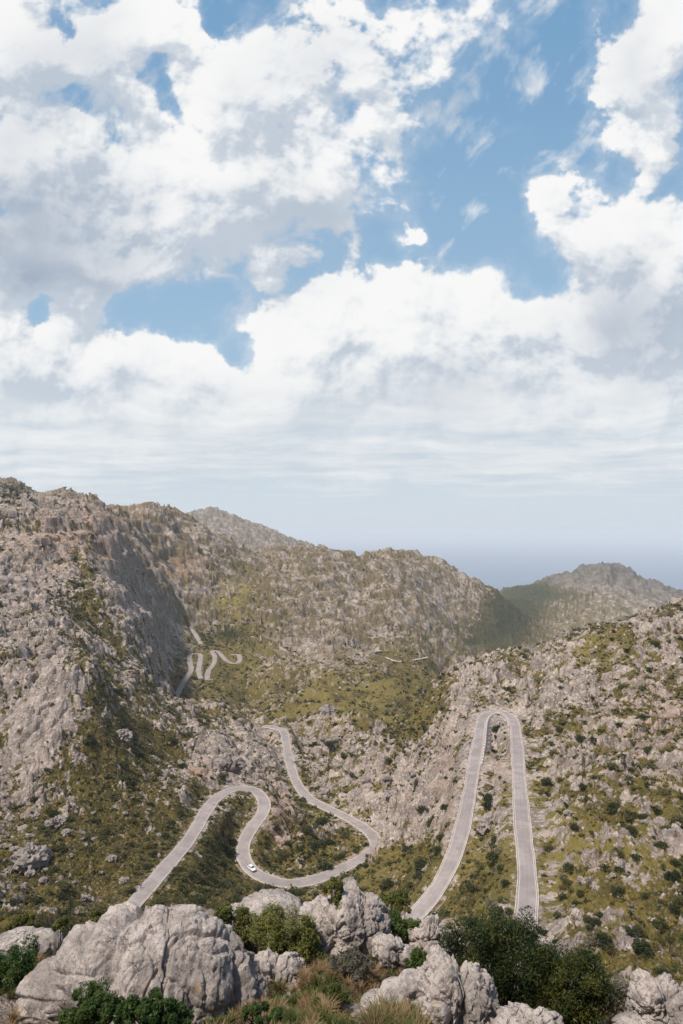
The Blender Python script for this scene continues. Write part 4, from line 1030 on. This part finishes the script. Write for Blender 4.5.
area = field([(600, 60, 110, 90, .9), (470, 40, 70, 60, .9), (240, 340, 80, 40, .6), (440, 260, 60, 60, .4), (150, 100, 120, 80, .8), (530, 330, 60, 30, .3), (340, 110, 60, 60, .5)], 341.5 + F * SU, 533 - F * SV)
st1 = fbm((SU * .8 - SV * .6) * 15 + .3 * NS1, (SU * .6 + SV * .8) * 8 + .3 * NS2, 461, 8, .58)
wisp = sstep(.05, 1.25, st1 + .6 * area - .15 + .3 * acc) * .8 * (1 - flat)
cover = cover + (1 - cover) * wisp
cover = np.maximum(cover, .34 * sstep(-.62, .02, D0) * (.6 + .5 * st1) * (1 - .5 * flat))
Rk = 420000.
nrm_ = np.sqrt(SU ** 2 + 1 + SV ** 2)
Vd = np.stack([SU / nrm_ * Rk, Rk / nrm_, SV / nrm_ * Rk + CZ], -1)
ix = np.arange(SU.size, dtype=np.int32).reshape(SU.shape)
fsk = np.stack([ix[:-1, :-1], ix[1:, :-1], ix[1:, 1:], ix[:-1, 1:]], -1).reshape(-1, 4)
m, nt, bs = new_mat('cloudy_sky'); b = NB(nt); nt.nodes.remove(bs)
em = nt.nodes.new('ShaderNodeEmission'); nt.links.new(em.outputs[0], [n for n in nt.nodes if n.type == 'OUTPUT_MATERIAL'][0].inputs[0])
el = b.attr('elevation'); EX = 2 ** -EXPO
def sk(r, g, b_): return tuple((c / 255.) ** 2.2 * EX for c in (r, g, b_))
blue = b.mix(b.ramp(el, .12, .95), sk(160, 192, 219), sk(118, 160, 199))
blue = b.mix(b.ramp(el, .30, .02), blue, sk(208, 220, 229))
lt = b.attr('lit')
cl = b.mix(b.ramp(lt, .05, .55, smooth=False), sk(194, 204, 216), sk(230, 234, 238))
cl = b.mix(b.ramp(lt, .46, 1.0), cl, sk(249, 249, 248))
cl = b.mix(b.math('MINIMUM', b.attr('shade'), .95), cl, sk(156, 171, 191))
sheetc = b.mix(b.attr('sheet'), sk(204, 215, 225), sk(238, 241, 242))
cl = b.mix(b.ramp(el, .30, .14, 0, .8), cl, sheetc)
cv = b.math('MULTIPLY', b.attr('cover'), b.ramp(el, .02, .12))
c = b.mix(cv, blue, cl)
nt.links.new(c, em.inputs[0])
m.cycles.emission_sampling = 'NONE'
sky_o = mesh_np('sky', Vd.reshape(-1, 3), fsk, m); sky_o['kind'] = 'structure'; sky_o['label'] = 'blue sky with big white cumulus clouds over a pale horizon'
for nme, a in (('cover', cover), ('lit', lit), ('shade', np.clip(sh * (.75 + .35 * per_), 0, 1)), ('elevation', SV), ('sheet', np.clip(.5 + .6 * sheet, 0, 1))): attr(sky_o.data, nme, a.ravel())


# haze: one even block of air round everything, the sky outside it
bm = bmesh.new(); bmesh.ops.create_cube(bm, size=1)
hz = Vector((0, 50000, 0))
zb, zt = min(-2., float(GZ.min()) - 1.), float(max(GZ.max(), CZ)) + 6.
for v in bm.verts: v.co = Vector((v.co.x * 190000, 52500 + v.co.y * 116000, zb if v.co.z < 0 else zt))
hm = bpy.data.materials.new('air_haze'); hm.use_nodes = True; hnt = hm.node_tree; hnt.nodes.clear()
ho = hnt.nodes.new('ShaderNodeOutputMaterial'); pv = hnt.nodes.new('ShaderNodeVolumePrincipled')
pv.inputs['Color'].default_value = (.97, .99, 1., 1); pv.inputs['Density'].default_value = 7.5e-5; pv.inputs['Anisotropy'].default_value = 0.
hnt.links.new(pv.outputs[0], ho.inputs['Volume'])
haze = bm_obj('haze', bm, hm); tag(haze, 'pale blue summer haze over valley and sea', kind='stuff')

cam = bpy.data.cameras.new('camera'); co = bpy.data.objects.new('camera', cam); col.objects.link(co)
co.location = (0, 0, CZ); co.rotation_euler = (math.radians(90) + PITCH, 0, 0)
cam.sensor_fit = 'VERTICAL'; cam.sensor_height = 36.; cam.lens = F * 36. / 1024.
cam.clip_start = .1; cam.clip_end = 900000.
scene.camera = co
scene.view_settings.view_transform = 'Standard'; scene.view_settings.look = 'None'
scene.view_settings.exposure = EXPO; scene.view_settings.gamma = 1.; scene.view_settings.use_curve_mapping = False
cy = scene.cycles
try:
    cy.use_denoising = True; cy.denoiser = 'OPENIMAGEDENOISE'
except Exception: pass
cy.max_bounces = 5; cy.diffuse_bounces = 2; cy.glossy_bounces = 1; cy.transmission_bounces = 2; cy.volume_bounces = 1; cy.transparent_max_bounces = 8
cy.caustics_reflective = False; cy.caustics_refractive = False
